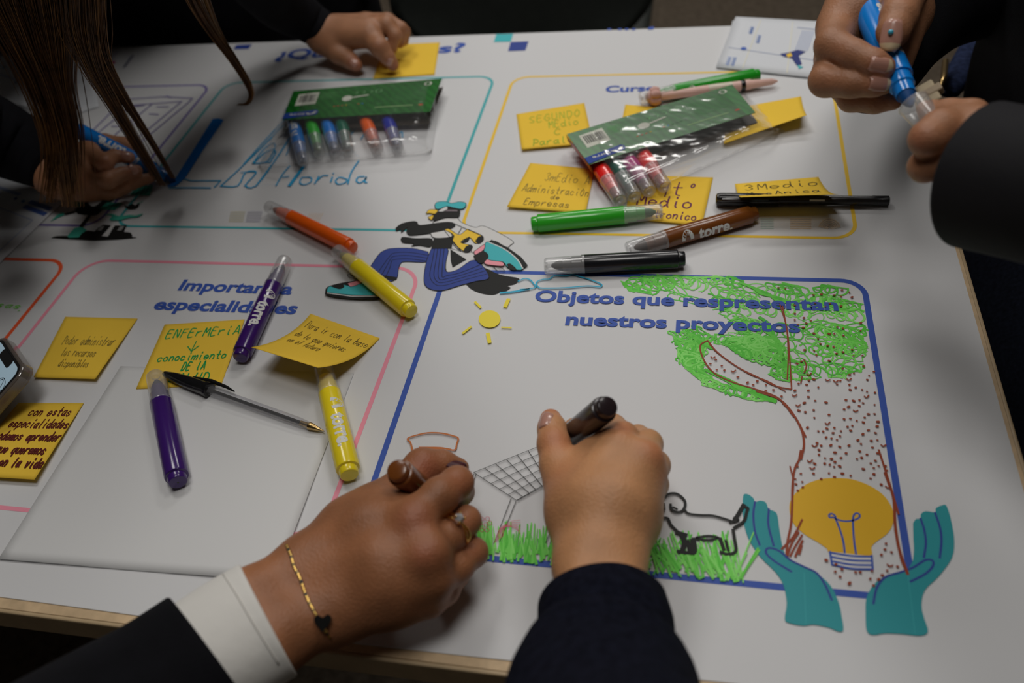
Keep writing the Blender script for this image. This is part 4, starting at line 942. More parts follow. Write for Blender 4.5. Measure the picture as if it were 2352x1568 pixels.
# long red marker shows at the left side of packet two
def pkm(label, a, b, col, R=.0074, text=False, roll=0, za=.010, zb=.010, L=.122):
    A = P(*a, za); B = P(*b, zb); d = (B-A).normalized()
    return marker(label, B-d*L, B, col, R, True, roll, text, L, group='markers inside the clear packets')
pkm('blue marker at the left end inside the packet in the teal frame', (672, 272), (697, 372), (14, 96, 170), text=True, roll=10)
pkm('light green marker second inside the packet in the teal frame', (711, 270), (733, 352), (40, 150, 40))
pkm('mid blue marker inside the teal-frame packet, beside the light green', (747, 268), (770, 350), (14, 100, 180))
pkm('dark green marker inside the teal-frame packet, beside the mid blue', (780, 266), (800, 347), (10, 78, 60))
pkm('orange marker inside the packet in the teal frame', (833, 262), (868, 343), (224, 90, 20))
pkm('navy blue marker rightmost inside the packet in the teal frame', (884, 258), (914, 340), (26, 36, 130))
pkm('red marker leftmost inside the packet on the sticky notes', (1372, 375), (1424, 460), (206, 30, 26), .0080, za=.0122, zb=.0118)
pkm('dark green marker inside the packet on the sticky notes', (1400, 362), (1458, 452), (8, 66, 54), .0080, za=.0122, zb=.0118)
pkm('magenta marker inside the packet on the sticky notes', (1432, 352), (1492, 440), (140, 24, 96), .0080, za=.0122, zb=.0118)
pkm('bright red marker rightmost inside the packet on the sticky notes', (1466, 342), (1528, 430), (236, 46, 46), .0080, za=.0122, zb=.0118)
s4 = [P(1300, 309, .029), P(1353, 379, .027), P(1362, 398, .010), P(1304, 322, .014)]
s_, V, Fc = patch(s4, .0006, 6, 3); sd = mesh_obj('side_flap', V, Fc, mat('red_side_card', (.35, .03, .02), .4, .4, noise_amt=.2, noise_scale=60), pk2); sd['label'] = 'narrow red printed side flap'

# ------------------------------------------------------------------ phone
ph1, ph2 = P(3, 764, .033), P(90, 893, .0)
# near corner height found so that the short edge is 74 mm long
lo, hi = .046, .13
for _ in range(30):
    m_ = (lo+hi)/2
    if (P(88, 888, m_)-ph1).length < .074*1.0 and (P(88, 888, m_)-ph1).z > 0: lo = m_
    elif (P(88, 888, m_)-ph1).length >= .074: hi = m_
    else: lo = m_
ph2 = P(88, 888, lo)
Xs = (ph2-ph1).normalized(); nn = pray(88, 888).cross(pray(0, 988)); Yl = Xs.cross(nn).normalized()*1
Yl = nn.cross(Xs).normalized()
if (Yl.dot(P(0, 988, lo)-ph2)) < 0: Yl = -Yl
Nn = Xs.cross(Yl)
if Nn.dot(CAM-ph2) < 0: Nn = -Nn
phone = thing('mobile_phone', 'mobile phone in a smoky clear case at the left edge, screen lit', 'phone', ph1)
def rr(w_, h_, r, n=6):
    o = []
    for cx_, cy_, a0 in ((w_-r, h_-r, 0), (r, h_-r, 90), (r, r, 180), (w_-r, r, 270)):
        for k in range(n+1): a = math.radians(a0+90*k/n); o.append((cx_+r*math.cos(a), cy_+r*math.sin(a)))
    return o
def slab(outs, z0, z1):
    n = len(outs); V = []
    for z in (z0, z1):
        for x, y in outs: V.append(ph1+Xs*x+Yl*y+Nn*z)
    Fc = [tuple(range(n-1, -1, -1)), tuple(range(n, 2*n))]+[(i, (i+1) % n, n+(i+1) % n, n+i) for i in range(n)]
    return V, Fc
def inset(w_, h_, d, r): return [(x+d, y+d) for x, y in rr(w_-2*d, h_-2*d, r)]
V, Fc = slab(rr(.074, .15, .011), -.0115, -.001); case = bevel(mesh_obj('case', V, Fc, M['phonecase'], phone), .0015, 3)
V, Fc = slab(inset(.074, .15, .002, .009), -.0098, -.0012); bevel(mesh_obj('body', V, Fc, mat('phone_metal_edge', (.20, .17, .15), .25, .5, metal=.8, noise_amt=.05), phone), .001)
V, Fc = slab(inset(.074, .15, .0028, .009), -.0012, -.0006); mesh_obj('bezel', V, Fc, BLKP, phone)
scr = mat('lit_phone_screen', (.1, .12, .14), .15, .5); b = scr.node_tree.nodes['Principled BSDF']; b.inputs['Emission Color'].default_value = (.42, .58, .68, 1); b.inputs['Emission Strength'].default_value = .42
tc = scr.node_tree.nodes.new('ShaderNodeTexCoord'); gn = scr.node_tree.nodes.new('ShaderNodeTexGradient'); scr.node_tree.links.new(tc.outputs['Object'], gn.inputs[0])
V, Fc = slab(inset(.074, .15, .0052, .007), -.0006, -.0004); scro = sub(mesh_obj('screen', V, Fc, scr, phone))
psurf = lambda x, y, z: ph1+Xs*x+Yl*y+Nn*(z-.0004)
I = Ink(psurf, .0001, .00003)
I.fill([(.024+x, .0045+y) for x, y in rr(.028, .0085, .003)], BLKP); I.build('notch', scro)
I = Ink(psurf, .0001, .00003); DK = ink(25, 32, 38)
hand_write(I, 'D', (.056, .044), (.042, .026), .022, DK, .0007); hand_write(I, 'O', (.030, .044), (.018, .030), .02, DK, .0007)
for k in range(3): I.stroke([(.045+.004*k, .022), (.05+.003*k, .036)], .0006, DK)
I.stroke([(.060+.005*math.cos(a), .028+.008*math.sin(a)) for a in np.linspace(0, 2*PI, 14)], .0007, DK, closed=True)
I.stroke([(.012, .010), (.018, .010)], .0012, DK)
I.build('screen_drawing', scro)
for x in (.026, .032, .048, .054):
    V, Fc = slab([(.0735, .02+x), (.0745, .02+x), (.0745, .024+x), (.0735, .024+x)], -.008, -.004); mesh_obj('side_button', V, Fc, M['phonecase'], phone)

# ------------------------------------------------------------------ bodies: smooth union of tapered limbs -> one surface
def rc_sdf(Pt, a, b, r1, r2):
    ba = b-a; l2 = max(1e-12, ba.dot(ba)); rr_ = r1-r2; a2 = l2-rr_*rr_
    if a2 <= 1e-10:
        q = a if r1 > r2 else b; return np.linalg.norm(Pt-q, axis=-1)-max(r1, r2)
    il2 = 1/l2; pa = Pt-a; y = pa@ba; z = y-l2
    xx = pa*l2-y[..., None]*ba; x2 = np.einsum('...i,...i', xx, xx); y2 = y*y*l2; z2 = z*z*l2
    k = np.sign(rr_)*rr_*rr_*x2
    d = (np.sqrt(x2*a2*il2)+y*rr_)*il2-r1
    c1 = np.sign(z)*a2*z2 > k; c2 = np.sign(y)*a2*y2 < k
    d = np.where(c1, np.sqrt(x2+z2)*il2-r2, np.where(c2, np.sqrt(x2+y2)*il2-r1, d))
    return d
def smin(a, b, k):
    h = np.clip(.5+.5*(b-a)/k, 0, 1); return b*(1-h)+a*h-k*h*(1-h)
def grow(groups, res, kfinger, kjoin, cut=None, floor=None):
    """groups: list of (k, [(a,r1,b,r2)...]); first group = palm/arm, the rest fingers"""
    pts = []
    for k, pr in groups:
        for a, r1, b, r2 in pr: pts += [a-r1, a+r1, b-r2, b+r2]
    lo_ = np.min(pts, 0)-.008; hi_ = np.max(pts, 0)+.008
    n = np.ceil((hi_-lo_)/res).astype(int)+1
    ax = [lo_[i]+res*np.arange(n[i]) for i in range(3)]
    D = np.full(n, .02, dtype=np.float32); palm = None; fing = None
    for gi, (k, pr) in enumerate(groups):
        G = np.full(n, .02, dtype=np.float32)
        for a, r1, b, r2 in pr:
            mn = np.minimum(a-r1, b-r2)-.016; mxx = np.maximum(a+r1, b+r2)+.016
            i0 = np.clip(((mn-lo_)/res).astype(int), 0, n-1); i1 = np.clip(((mxx-lo_)/res).astype(int)+2, 1, n)
            sl = tuple(slice(i0[i], i1[i]) for i in range(3))
            X, Y, Z_ = np.meshgrid(ax[0][sl[0]], ax[1][sl[1]], ax[2][sl[2]], indexing='ij')
            d = rc_sdf(np.stack([X, Y, Z_], -1), a, b, r1, r2).astype(np.float32)
            G[sl] = smin(G[sl], d, k)
        if gi == 0: palm = G
        else: fing = G if fing is None else smin(fing, G, kfinger)
    D = palm if fing is None else smin(palm, fing, kjoin)
    if floor is not None: D = np.maximum(D, (floor-ax[2])[None, None, :].astype(np.float32))
    # surface nets
    s = D < 0; nx_, ny_, nz_ = D.shape
    c = np.zeros((nx_-1, ny_-1, nz_-1), int)
    for i in (0, 1):
        for j in (0, 1):
            for k in (0, 1): c += s[i:nx_-1+i, j:ny_-1+j, k:nz_-1+k]
    cells = (c > 0) & (c < 8); ids = np.full(cells.shape, -1); idx = np.argwhere(cells); ids[cells] = np.arange(len(idx))
    acc = np.zeros((len(idx), 3)); cnt = np.zeros(len(idx))
    cor = [(i, j, k) for i in (0, 1) for j in (0, 1) for k in (0, 1)]
    for a_ in cor:
        for d_ in range(3):
            if a_[d_] == 1: continue
            b_ = list(a_); b_[d_] = 1
            va = D[idx[:, 0]+a_[0], idx[:, 1]+a_[1], idx[:, 2]+a_[2]]; vb = D[idx[:, 0]+b_[0], idx[:, 1]+b_[1], idx[:, 2]+b_[2]]
            mk = (va < 0) != (vb < 0); t = np.where(mk, va/np.where(mk, va-vb, 1), 0)
            p = np.array(a_, float)[None]+0*idx; p = p.copy(); p[:, d_] += t
            acc[mk] += p[mk]; cnt[mk] += 1
    V = lo_+(idx+acc/cnt[:, None])*res
    Fq = []
    for d_ in range(3):
        e1, e2 = [(1, 2), (2, 0), (0, 1)][d_]
        sl0 = [slice(None)]*3; sl1 = [slice(None)]*3; sl0[d_] = slice(0, -1); sl1[d_] = slice(1, None)
        A_, B_ = s[tuple(sl0)], s[tuple(sl1)]
        ed = np.argwhere(A_ != B_)
        ed = ed[(ed[:, e1] > 0) & (ed[:, e2] > 0) & (ed[:, e1] < D.shape[e1]-1) & (ed[:, e2] < D.shape[e2]-1)]
        flip = A_[ed[:, 0], ed[:, 1], ed[:, 2]]
        q = []
        for o1, o2 in ((0, 0), (-1, 0), (-1, -1), (0, -1)):
            e = ed.copy(); e[:, e1] += o1; e[:, e2] += o2; q.append(ids[e[:, 0], e[:, 1], e[:, 2]])
        q = np.stack(q, 1); q = np.where(flip[:, None], q, q[:, ::-1]); Fq.append(q[(q >= 0).all(1)])
    Fq = np.vstack(Fq)
    return V, Fq
def J(px, py, z, r):
    """joint: photo position, height above the table in cm, radius in photo pixels"""
    p = P(px, py, z/100); return (np.array(p), r*mpp(p))
def chain(*js):
    js = [J(*j) for j in js]; return [(js[i][0], js[i][1], js[i+1][0], js[i+1][1]) for i in range(len(js)-1)]
def body_mesh(parent, sets, skinmat, blush, res=.0014, floor=None):
    Vs, Fs = [], []; k = 0
    for groups in sets:
        V, Fq = grow(groups, res, .0010, .0036, floor=floor)
        # relax a little
        Vs.append(V); Fs.append(Fq+k); k += len(V)
    V = np.vstack(Vs); Fq = np.vstack(Fs)
    for it in range(3):
        acc = np.zeros_like(V); cn = np.zeros(len(V))
        for a in range(4):
            np.add.at(acc, Fq[:, a], V[Fq[:, (a+1) % 4]]); np.add.at(acc, Fq[:, a], V[Fq[:, (a+3) % 4]]); np.add.at(cn, Fq[:, a], 2)
        V = V*.45+acc/np.maximum(cn, 1)[:, None]*.55
    org = Vector(parent['_o'])
    o = mesh_obj('body', [tuple(v) for v in V], [tuple(int(i) for i in q) for q in Fq], skinmat, parent, smooth=True)
    at = o.data.attributes.new('blush', 'FLOAT', 'POINT'); b = np.zeros(len(V))
    for (px, py, z, r, s) in blush:
        p, rad = J(px, py, z, r); b = np.maximum(b, s*np.exp(-np.sum((V-p)**2, 1)/(rad*rad)))
    at.data.foreach_set('value', b.astype(np.float32)); 
    return sub(o)
def nail_on(parent, bv, px, py, dx, dy, w_, l, m_=None, tip=False, label=None, tilt=None):
    d = pray(px, py); hit = bv.ray_cast(CAM, d)
    if hit[0] is None: print('nail miss', px, py); return
    n = hit[1]; n = -n if n.dot(d) > 0 else n
    L_ = P(px+dx, py+dy, hit[0].z-T)-P(px, py, hit[0].z-T); L_ = (L_-n*L_.dot(n)).normalized()
    if tilt is not None: n = (n*.35+tilt).normalized(); L_ = (L_-n*L_.dot(n)).normalized()
    c = hit[0]+n*.0007
    o = nail(parent, None, None, w_, l, m_, None, tip, 0, .5, label, frame=(c, L_, n)); return o
def nail(parent, c, d, w_, l, m_=None, facing=None, tip=False, lift=.0, bend=.5, label=None, frame=None):
    """curved fingernail plate: c=(px,py,zcm) centre, d=(dx,dy,dzcm) direction to its free end in photo px"""
    p, L_, n = frame; s = L_.cross(n)
    V, Fc = [], []; nu, nv = 8, 8
    for lay in (0, 1):
        for j in range(nv+1):
            t = j/nv*2-1; wd = w_*(1-.16*(abs(t)**3))*(1 if t > -.8 else .9)
            if t > .5: wd *= math.sqrt(max(.05, 1-((t-.5)/.62)**2))
            for i in range(nu+1):
                u = i/nu*2-1; a = u*1.0
                V.append(p+L_*(t*l/2)+s*(math.sin(a)/math.sin(1.0)*wd/2)+n*((math.cos(a)-1)*w_*bend-.00035*lay-.0006*t*t+lift))
    k = (nu+1)*(nv+1)
    for j in range(nv):
        for i in range(nu):
            a = j*(nu+1)+i; Fc += [(a, a+1, a+nu+2, a+nu+1), (a+k, a+k+nu+1, a+k+nu+2, a+k+1)]
    for i in range(nu): Fc.append((i, i+k, i+1+k, i+1)); a = nv*(nu+1)+i; Fc.append((a, a+1, a+1+k, a+k))
    for j in range(nv): a = j*(nu+1); Fc.append((a, a+nu+1, a+nu+1+k, a+k)); a += nu; Fc.append((a, a+k, a+nu+1+k, a+nu+1))
    mi = None; mats = [m_ or M['nail']]
    if tip:
        mats.append(M['nail_tip']); mi = []
        for f_ in Fc: mi.append(1 if sum((V[i]-p).dot(L_) for i in f_)/len(f_) > l*.22 else 0)
    o = mesh_obj('fingernail', V, Fc, mats, parent, mi=mi, smooth=True)
    if label: o['label'] = label
    return o
def sleeve(name, parent, js, m_, n=40, flat=.9, wob=.05, steps=30, hem=True, wscale=25, seed=0, cuff=.003, label=None, updir=None, ends=False):
    a = resample([tuple(P(j[0], j[1], j[2]/100))+(j[3]*mpp(P(j[0], j[1], j[2]/100)),) for j in js], steps)
    pts = [Vector(q[:3]) for q in a]; rad = [q[3] for q in a]
    if hem:    # rolled inner edge of the opening
        d = (pts[1]-pts[0]).normalized()
        pts = [pts[0]+d*.02, pts[0]+d*.004, pts[0]-d*.0002, pts[0]-d*.001, pts[0]]+pts[1:]
        rad = [rad[0]*.82, rad[0]-cuff*1.6, rad[0]-cuff*1.1, rad[0]-cuff*.4, rad[0]]+rad[1:]
    V, Fc = tube(pts, rad, n, flat, ends, wob, updir, seed, wscale)
    o = mesh_obj(name, V, Fc, m_, parent, smooth=True)
    if label: o['label'] = label
    return o

from mathutils.bvhtree import BVHTree
def bvh(o):
    org = Vector(o.parent['_o']); return BVHTree.FromPolygons([v.co+org for v in o.data.vertices], [tuple(p.vertices) for p in o.data.polygons])
HAIR = mat('brown_hair', (.085, .036, .010), .5, .22, noise_amt=.55, noise_scale=70)
HAIR2 = mat('light_brown_hair', (.22, .105, .030), .5, .25, noise_amt=.35, noise_scale=90)
def head(parent, hd, fwd):
    bm = bmesh.new(); bmesh.ops.create_uvsphere(bm, u_segments=32, v_segments=24, radius=1)
    fwd = Vector(fwd).normalized(); sdv = fwd.cross(Vector((0, 0, 1))).normalized(); uph = sdv.cross(fwd)
    for v_ in bm.verts:
        x, y, z = v_.co
        nose = max(0, 1-((x/.16)**2+((z+.05)/.28)**2))*.22*(y > 0); eye = -.05*(y > 0)*(math.exp(-(((abs(x)-.36)/.13)**2+((z-.12)/.12)**2)))
        mouth = .05*(y > 0)*math.exp(-((x/.25)**2+((z+.48)/.06)**2)); jaw = 1-.22*max(0, -z)**1.5
        ear = .12*math.exp(-((y/.15)**2+((z)/.22)**2))*(1 if abs(x) > .7 else 0)
        v_.co = hd+sdv*(x*(.075*jaw+ear*.1))+fwd*((y*.095+(nose+eye+mouth)*.1))+uph*(z*.115)
    o = mesh_obj('head', [v_.co.copy() for v_ in bm.verts], [tuple(q.index for q in f_.verts) for f_ in bm.faces], M['skinC'], parent, smooth=True); bm.free()
    # scalp hair: a cap over the crown and back of the head
    bm = bmesh.new(); bmesh.ops.create_uvsphere(bm, u_segments=32, v_segments=24, radius=1)
    bmesh.ops.delete(bm, geom=[v_ for v_ in bm.verts if v_.co.y > .35+.5*v_.co.z or (v_.co.z < -.55)], context='VERTS')
    for v_ in bm.verts:
        x, y, z = v_.co; v_.co = hd+sdv*x*.088+fwd*(y*.108)+uph*(z*.128)
    bm.verts.index_update()
    mesh_obj('scalp_hair', [v_.co.copy() for v_ in bm.verts], [tuple(q.index for q in f_.verts) for f_ in bm.faces], HAIR, parent, smooth=True); bm.free()
# ---- person A: hand with ring, white cuff, black blazer
pa = thing('person', 'person with a gold ring, white shirt cuff and black blazer drawing with a brown marker', 'person', P(600, 1420, 0))
palm = chain((450, 1500, 5.4, 76), (575, 1395, 5.0, 80), (705, 1305, 4.4, 70)) + chain((530, 1545, 5.4, 56), (628, 1464, 4.8, 78), (765, 1400, 4.0, 70)) \
     + chain((705, 1305, 4.4, 66), (850, 1215, 5.4, 62), (952, 1192, 6.2, 50)) + chain((730, 1345, 4.4, 66), (880, 1290, 5.6, 62), (985, 1268, 6.0, 47)) \
     + chain((765, 1390, 4.0, 66), (900, 1345, 4.8, 58), (1000, 1328, 4.9, 44)) + chain((775, 1410, 3.6, 60), (900, 1380, 3.6, 52), (985, 1375, 3.3, 42)) \
     + chain((950, 1194, 6.95, 36), (962, 1188, 6.95, 34)) + chain((978, 1272, 6.5, 32), (990, 1266, 6.5, 32)) + chain((720, 1290, 3.8, 60), (800, 1210, 4.2, 60), (870, 1160, 4.6, 54)) + chain((850, 1200, 4.6, 60), (920, 1185, 5.2, 50))
thumb = chain((855, 1165, 4.4, 52), (930, 1120, 3.9, 48), (970, 1072, 4.0, 42), (1016, 1066, 3.6, 31), (1056, 1074, 3.1, 22))
index = chain((952, 1192, 6.4, 46), (1010, 1138, 6.6, 42), (1050, 1108, 6.0, 37), (1060, 1130, 3.8, 28), (1045, 1160, 2.2, 24))
middle = chain((985, 1268, 5.7, 44), (1034, 1232, 5.2, 37), (1070, 1196, 4.6, 34), (1070, 1200, 3.4, 28), (1048, 1215, 1.8, 24))
ring_ = chain((1000, 1330, 4.6, 42), (1050, 1302, 4.0, 36), (1087, 1268, 3.2, 33), (1082, 1262, 2.5, 28), (1050, 1275, 1.5, 24))
little = chain((985, 1375, 3.1, 40), (1020, 1355, 2.8, 34), (1050, 1318, 2.0, 28), (1030, 1305, 1.4, 24))
ba = body_mesh(pa, [[(.012, palm), (.004, thumb), (.004, index), (.004, middle), (.004, ring_), (.004, little)]], M['skinA'],
     [(954, 1195, 7.4, 40, .7), (975, 1272, 7.2, 36, .6), (1050, 1105, 6.9, 34, .35), (1070, 1185, 6, 30, .3), (980, 1075, 4.9, 40, .75), (1090, 1255, 4.6, 30, .3)], .0013, T+.0012)

# ring
rc = P(1052, 1212, 5.2/100); rd = (P(1068, 1190, .049)-P(1000, 1250, .056)).normalized()
n1 = (CAM-rc); n1 = (n1-rd*n1.dot(rd)).normalized(); n2 = rd.cross(n1)
rc = P(1046, 1217, .0535)
Rr = 39*mpp(rc)
rg = sub(mesh_obj('ring', *tube([rc+(n1*math.cos(a)+n2*math.sin(a))*Rr*1.0+rd*.0012*math.sin(2*a) for a in np.linspace(0, 2*PI, 40)], .0008, 8, closed_ends=False), M['gold'], pa, smooth=True)); rg['label'] = 'gold ring with a clear stone'
mesh_obj('twisted_band', *tube([rc+(n1*math.cos(a)+n2*math.sin(a))*(Rr+.0003)-rd*.0018*math.sin(2*a) for a in np.linspace(0, 2*PI, 40)], .0007, 8, closed_ends=False), M['gold'], rg, smooth=True)
sc = rc+n1*(Rr+.0022)*.93-n2*Rr*.36
bm = bmesh.new(); bmesh.ops.create_icosphere(bm, subdivisions=1, radius=.0034)
mesh_obj('stone', [sc+v.co for v in bm.verts], [tuple(v.index for v in f_.verts) for f_ in bm.faces], M['stone'], rg); bm.free()
for k in range(4):
    a = PI/4+k*PI/2; q = sc+(rd*math.cos(a)+n2*math.sin(a))*.003
    mesh_obj('claw', *tube([q-n1*.003, q+n1*.002], .0006, 6), M['gold'], rg, smooth=True)
# bracelet draped over the wrist: points on the outline projected to the skin surface
bvA = bvh(ba)
nail_on(ba, bvA, 1046, 1060, 30, 14, .012, .015, M['nail_red'], label='dark red thumb nail', tilt=UP)
def onskin(bv, px, py, h=.0006):
    d = pray(px, py); hit = bv.ray_cast(CAM, d); 
    if hit[0] is None: return None
    return hit[0]-d*h
bl = resample(pl(657, 1250, 668, 1275, 675, 1300, 688, 1325, 702, 1365, 715, 1392, 728, 1415, 742, 1440, 760, 1468), 46)
bp_ = [onskin(bvA, *q) for q in bl]; bp_ = [q for q in bp_ if q is not None]
br = sub(mesh_obj('bracelet', *tube(bp_, .00042, 6), M['gold'], pa, smooth=True)); br['label'] = 'thin gold chain bracelet with a black charm'
for k in range(0, len(bp_)-2, 1):
    a, b = bp_[k], bp_[k+1]; t = (b-a).normalized(); c = (a+b)/2; n_ = (CAM-c).normalized(); s_v = t.cross(n_).normalized()
    dark = (k % 4 == 2)
    V, Fc = tube([c-t*.0016, c-t*.0008, c+t*.0008, c+t*.0016], [.0003, .0010, .0010, .0003], 7, .6)
    mesh_obj('bead' if dark else 'link', V, Fc, M['blackbead'] if dark else M['gold'], br, smooth=True)
hc = onskin(bvA, 741, 1430, .0012)
hp = [(0, -.005), (.0045, .0005), (.0048, .003), (.0028, .0045), (0, .0028), (-.0028, .0045), (-.0048, .003), (-.0045, .0005)]
n_ = (CAM-hc).normalized(); sx_ = n_.cross(FW*0+UP).normalized()*-1; sy_v = n_.cross(sx_)
V = [hc+sx_*x+sy_v*-y*-1+n_*z for z in (0, .0016) for x, y in hp]; nH = len(hp)
mesh_obj('charm', V, [tuple(range(nH)), tuple(range(2*nH-1, nH-1, -1))]+[(i, (i+1) % nH, nH+(i+1) % nH, nH+i) for i in range(nH)], M['blackbead'], br)
# cuff and blazer sleeve
cf = sub(sleeve('shirt_cuff', pa, [(612, 1422, 5.0, 152), (545, 1462, 5.1, 155), (475, 1505, 5.4, 152), (400, 1555, 5.6, 148)], M['white_cloth'], 48, .78, .012, 26, True, 18, 3, .0022)); cf['label'] = 'white turned shirt cuff'
bq = P(575, 1392, 9.0/100)
st_ = [onskin(bvh(cf) if False else BVHTree.FromPolygons([v.co+Vector(cf.parent['_o']) for v in cf.data.vertices], [tuple(p.vertices) for p in cf.data.polygons]), *q, .0002) for q in resample(pl(512, 1318, 540, 1360, 575, 1420, 612, 1480, 640, 1525), 20)]
st_ = [q for q in st_ if q is not None]
if len(st_) > 3: mesh_obj('stitched_seam', *tube(st_, .0005, 6), mat('seam_thread', (.6, .58, .54), .9, .1, noise_amt=.05), cf, smooth=True)
sleeve('blazer_sleeve', pa, [(478, 1500, 5.3, 172), (360, 1592, 5.5, 188), (215, 1690, 6.2, 212), (20, 1830, 9, 245), (-200, 2000, 14, 280)], M['black_cloth'], 48, .82, .035, 34, True, 12, 5, .003, ends=False)

# ---- person B: right hand seen from the back, navy sleeve
pb = thing('person', 'person in a navy sweatshirt sleeve drawing with a black marker in the middle', 'person', P(1380, 1350, 0))
palm = chain((1355, 1560, 8.5, 62), (1345, 1400, 6.6, 62), (1345, 1300, 5.8, 60)) + chain((1420, 1560, 8.5, 62), (1425, 1400, 6.4, 62), (1420, 1290, 5.6, 56)) \
     + chain((1340, 1310, 5.8, 58), (1365, 1150, 6.4, 62), (1420, 1030, 6.9, 44)) + chain((1375, 1300, 5.8, 58), (1420, 1150, 6.6, 58), (1480, 1052, 6.9, 40)) \
     + chain((1415, 1290, 5.4, 54), (1450, 1170, 5.8, 52), (1490, 1090, 5.8, 40)) + chain((1420, 1290, 4.8, 50), (1455, 1200, 4.6, 48), (1482, 1140, 4.2, 40)) \
     + chain((1335, 1300, 5.0, 55), (1318, 1180, 5.0, 58), (1300, 1105, 5.0, 50)) + chain((1335, 1140, 5.6, 56), (1392, 1080, 6.1, 50)) + chain((1322, 1110, 4.8, 48), (1362, 1062, 5.0, 44), (1400, 1030, 5.8, 40))
thumb = chain((1305, 1120, 5.0, 48), (1284, 1070, 5.1, 43), (1272, 1020, 5.3, 37), (1268, 985, 5.2, 32), (1265, 964, 4.9, 26))
index = chain((1420, 1030, 6.9, 42), (1430, 1005, 6.4, 36), (1405, 985, 5.0, 34), (1358, 990, 3.9, 31), (1320, 985, 3.1, 27))
middle = chain((1480, 1052, 6.9, 40), (1488, 1020, 5.6, 33), (1465, 1005, 4.2, 28), (1425, 1015, 2.8, 25))
ring_ = chain((1490, 1090, 5.6, 40), (1505, 1068, 4.2, 33), (1490, 1050, 3.0, 27), (1445, 1055, 1.8, 24))
little = chain((1482, 1140, 4.1, 40), (1503, 1112, 3.1, 31), (1500, 1085, 2.2, 26), (1460, 1085, 1.4, 22))
bb = body_mesh(pb, [[(.012, palm), (.004, thumb), (.004, index), (.004, middle), (.004, ring_), (.004, little)]], M['skinB'],
     [(1430, 990, 7.5, 34, .8), (1500, 1040, 7.4, 36, .8), (1505, 1095, 6.3, 34, .6), (1275, 1015, 6, 40, .7), (1262, 950, 5.2, 34, .9), (1300, 1110, 6, 60, .45)], .0013, T+.0012)
nail_on(bb, bvh(bb), 1250, 962, 2, -26, .011, .013)
nv = sub(sleeve('sweatshirt_sleeve', pb, [(1383, 1392, 5.7, 150), (1390, 1440, 6.2, 160), (1392, 1480, 6.7, 160), (1386, 1515, 7.2, 192), (1386, 1590, 8.2, 222), (1390, 1720, 11, 255), (1400, 1900, 16, 290)], M['navy_cloth'], 56, .86, .05, 40, True, 30, 9, .0035)); nv['label'] = 'navy sweatshirt sleeve with ribbed cuff'

# ---- person C: far side, pointing at the sticky note
pc = thing('person', 'person in black behind the table pressing a finger on a sticky note', 'person', (P(760, 60, 0).x, 1.2, 0))
palm = chain((690, 40, 6.2, 28), (728, 68, 4.4, 34), (765, 80, 3.2, 36)) + chain((738, 98, 3.2, 27), (765, 105, 3.0, 28)) + chain((765, 85, 3.6, 34), (850, 82, 4.2, 27)) + chain((770, 72, 3.8, 34), (848, 66, 4.4, 25)) + chain((765, 65, 3.4, 30), (842, 52, 4.0, 22))
C_f = [(.003, chain((850, 82, 4.0, 27), (872, 108, 3.6, 22), (890, 132, 2.4, 17), (903, 149, 1.3, 14))), (.003, chain((752, 102, 2.8, 27), (778, 122, 2.4, 24), (803, 138, 1.9, 19), (818, 149, 1.5, 15))),
       (.003, chain((848, 66, 4.2, 24), (888, 58, 4.6, 20), (908, 82, 3.6, 16), (900, 112, 2.3, 13))), (.003, chain((842, 52, 4.0, 22), (890, 48, 4.4, 18), (922, 66, 3.6, 15), (918, 98, 2.2, 13)))]
C_f.append((.003, chain((838, 48, 3.4, 20), (895, 52, 3.8, 16), (930, 72, 3.0, 13), (928, 95, 2.0, 11))))
bc = body_mesh(pc, [[(.010, palm)]+C_f], M['skinC'], [(903, 149, 1.6, 18, .9), (818, 149, 1.8, 20, .9), (868, 104, 4.5, 20, .3)], .0016, T+.0016)
bvC = bvh(bc); nail_on(bc, bvC, 897, 143, 10, 9, .009, .010); nail_on(bc, bvC, 813, 143, 10, 7, .010, .010)
sleeve('jacket_sleeve', pc, [(745, 72, 4.0, 48), (700, 42, 5.8, 56), (620, -20, 11, 78), (520, -150, 22, 100), (450, -330, 38, 120)], M['black_cloth'], 32, .85, .06, 26, True, 14, 2, .003)
def torso(parent, name, cx_, cy_, rx, ry, z0, z1, m_, lean=(0, 0), seed=1, n=40, steps=26, shoulders=True):
    V, Fc = [], []
    for i in range(steps+1):
        t = i/steps; z = z0+(z1-z0)*t
        k = 1+.10*math.sin(t*PI*1.1)
        if t > .86: k *= math.sqrt(max(.02, 1-((t-.86)/.145)**2))
        for j in range(n):
            a = 2*PI*j/n; x = math.cos(a)*rx*k; y = math.sin(a)*ry*k
            p = Vector((cx_+x+lean[0]*t*t, cy_+y+lean[1]*t*t, z)); w_ = 1+.06*noise.noise(p*7+Vector((seed, 0, 0)))
            V.append(Vector((cx_+lean[0]*t*t+x*w_, cy_+lean[1]*t*t+y*w_, z)))
    for i in range(steps):
        for j in range(n): Fc.append((i*n+j, i*n+(j+1) % n, (i+1)*n+(j+1) % n, (i+1)*n+j))
    Fc += [tuple(range(n-1, -1, -1)), tuple(steps*n+j for j in range(n))]
    return mesh_obj(name, V, Fc, m_, parent, smooth=True)
torso(pc, 'jacket', -.705, 1.235, .19, .14, .35, 1.50, M['black_cloth'], (0.0, -.24), 4)
ly = resample([tuple(P(832, -60, .05)), tuple(P(838, 0, -.02)), tuple(P(843, 30, -.05)), tuple(P(846, 70, -.10))], 14)
lyo = mesh_obj('lanyard', *tube([Vector(q) for q in ly], .009, 6, .25), mat('patterned_lanyard', (.04, .06, .13), .7, .3, noise_amt=.8, noise_scale=90), pc, smooth=True); lyo['label'] = 'dark blue patterned lanyard strap'

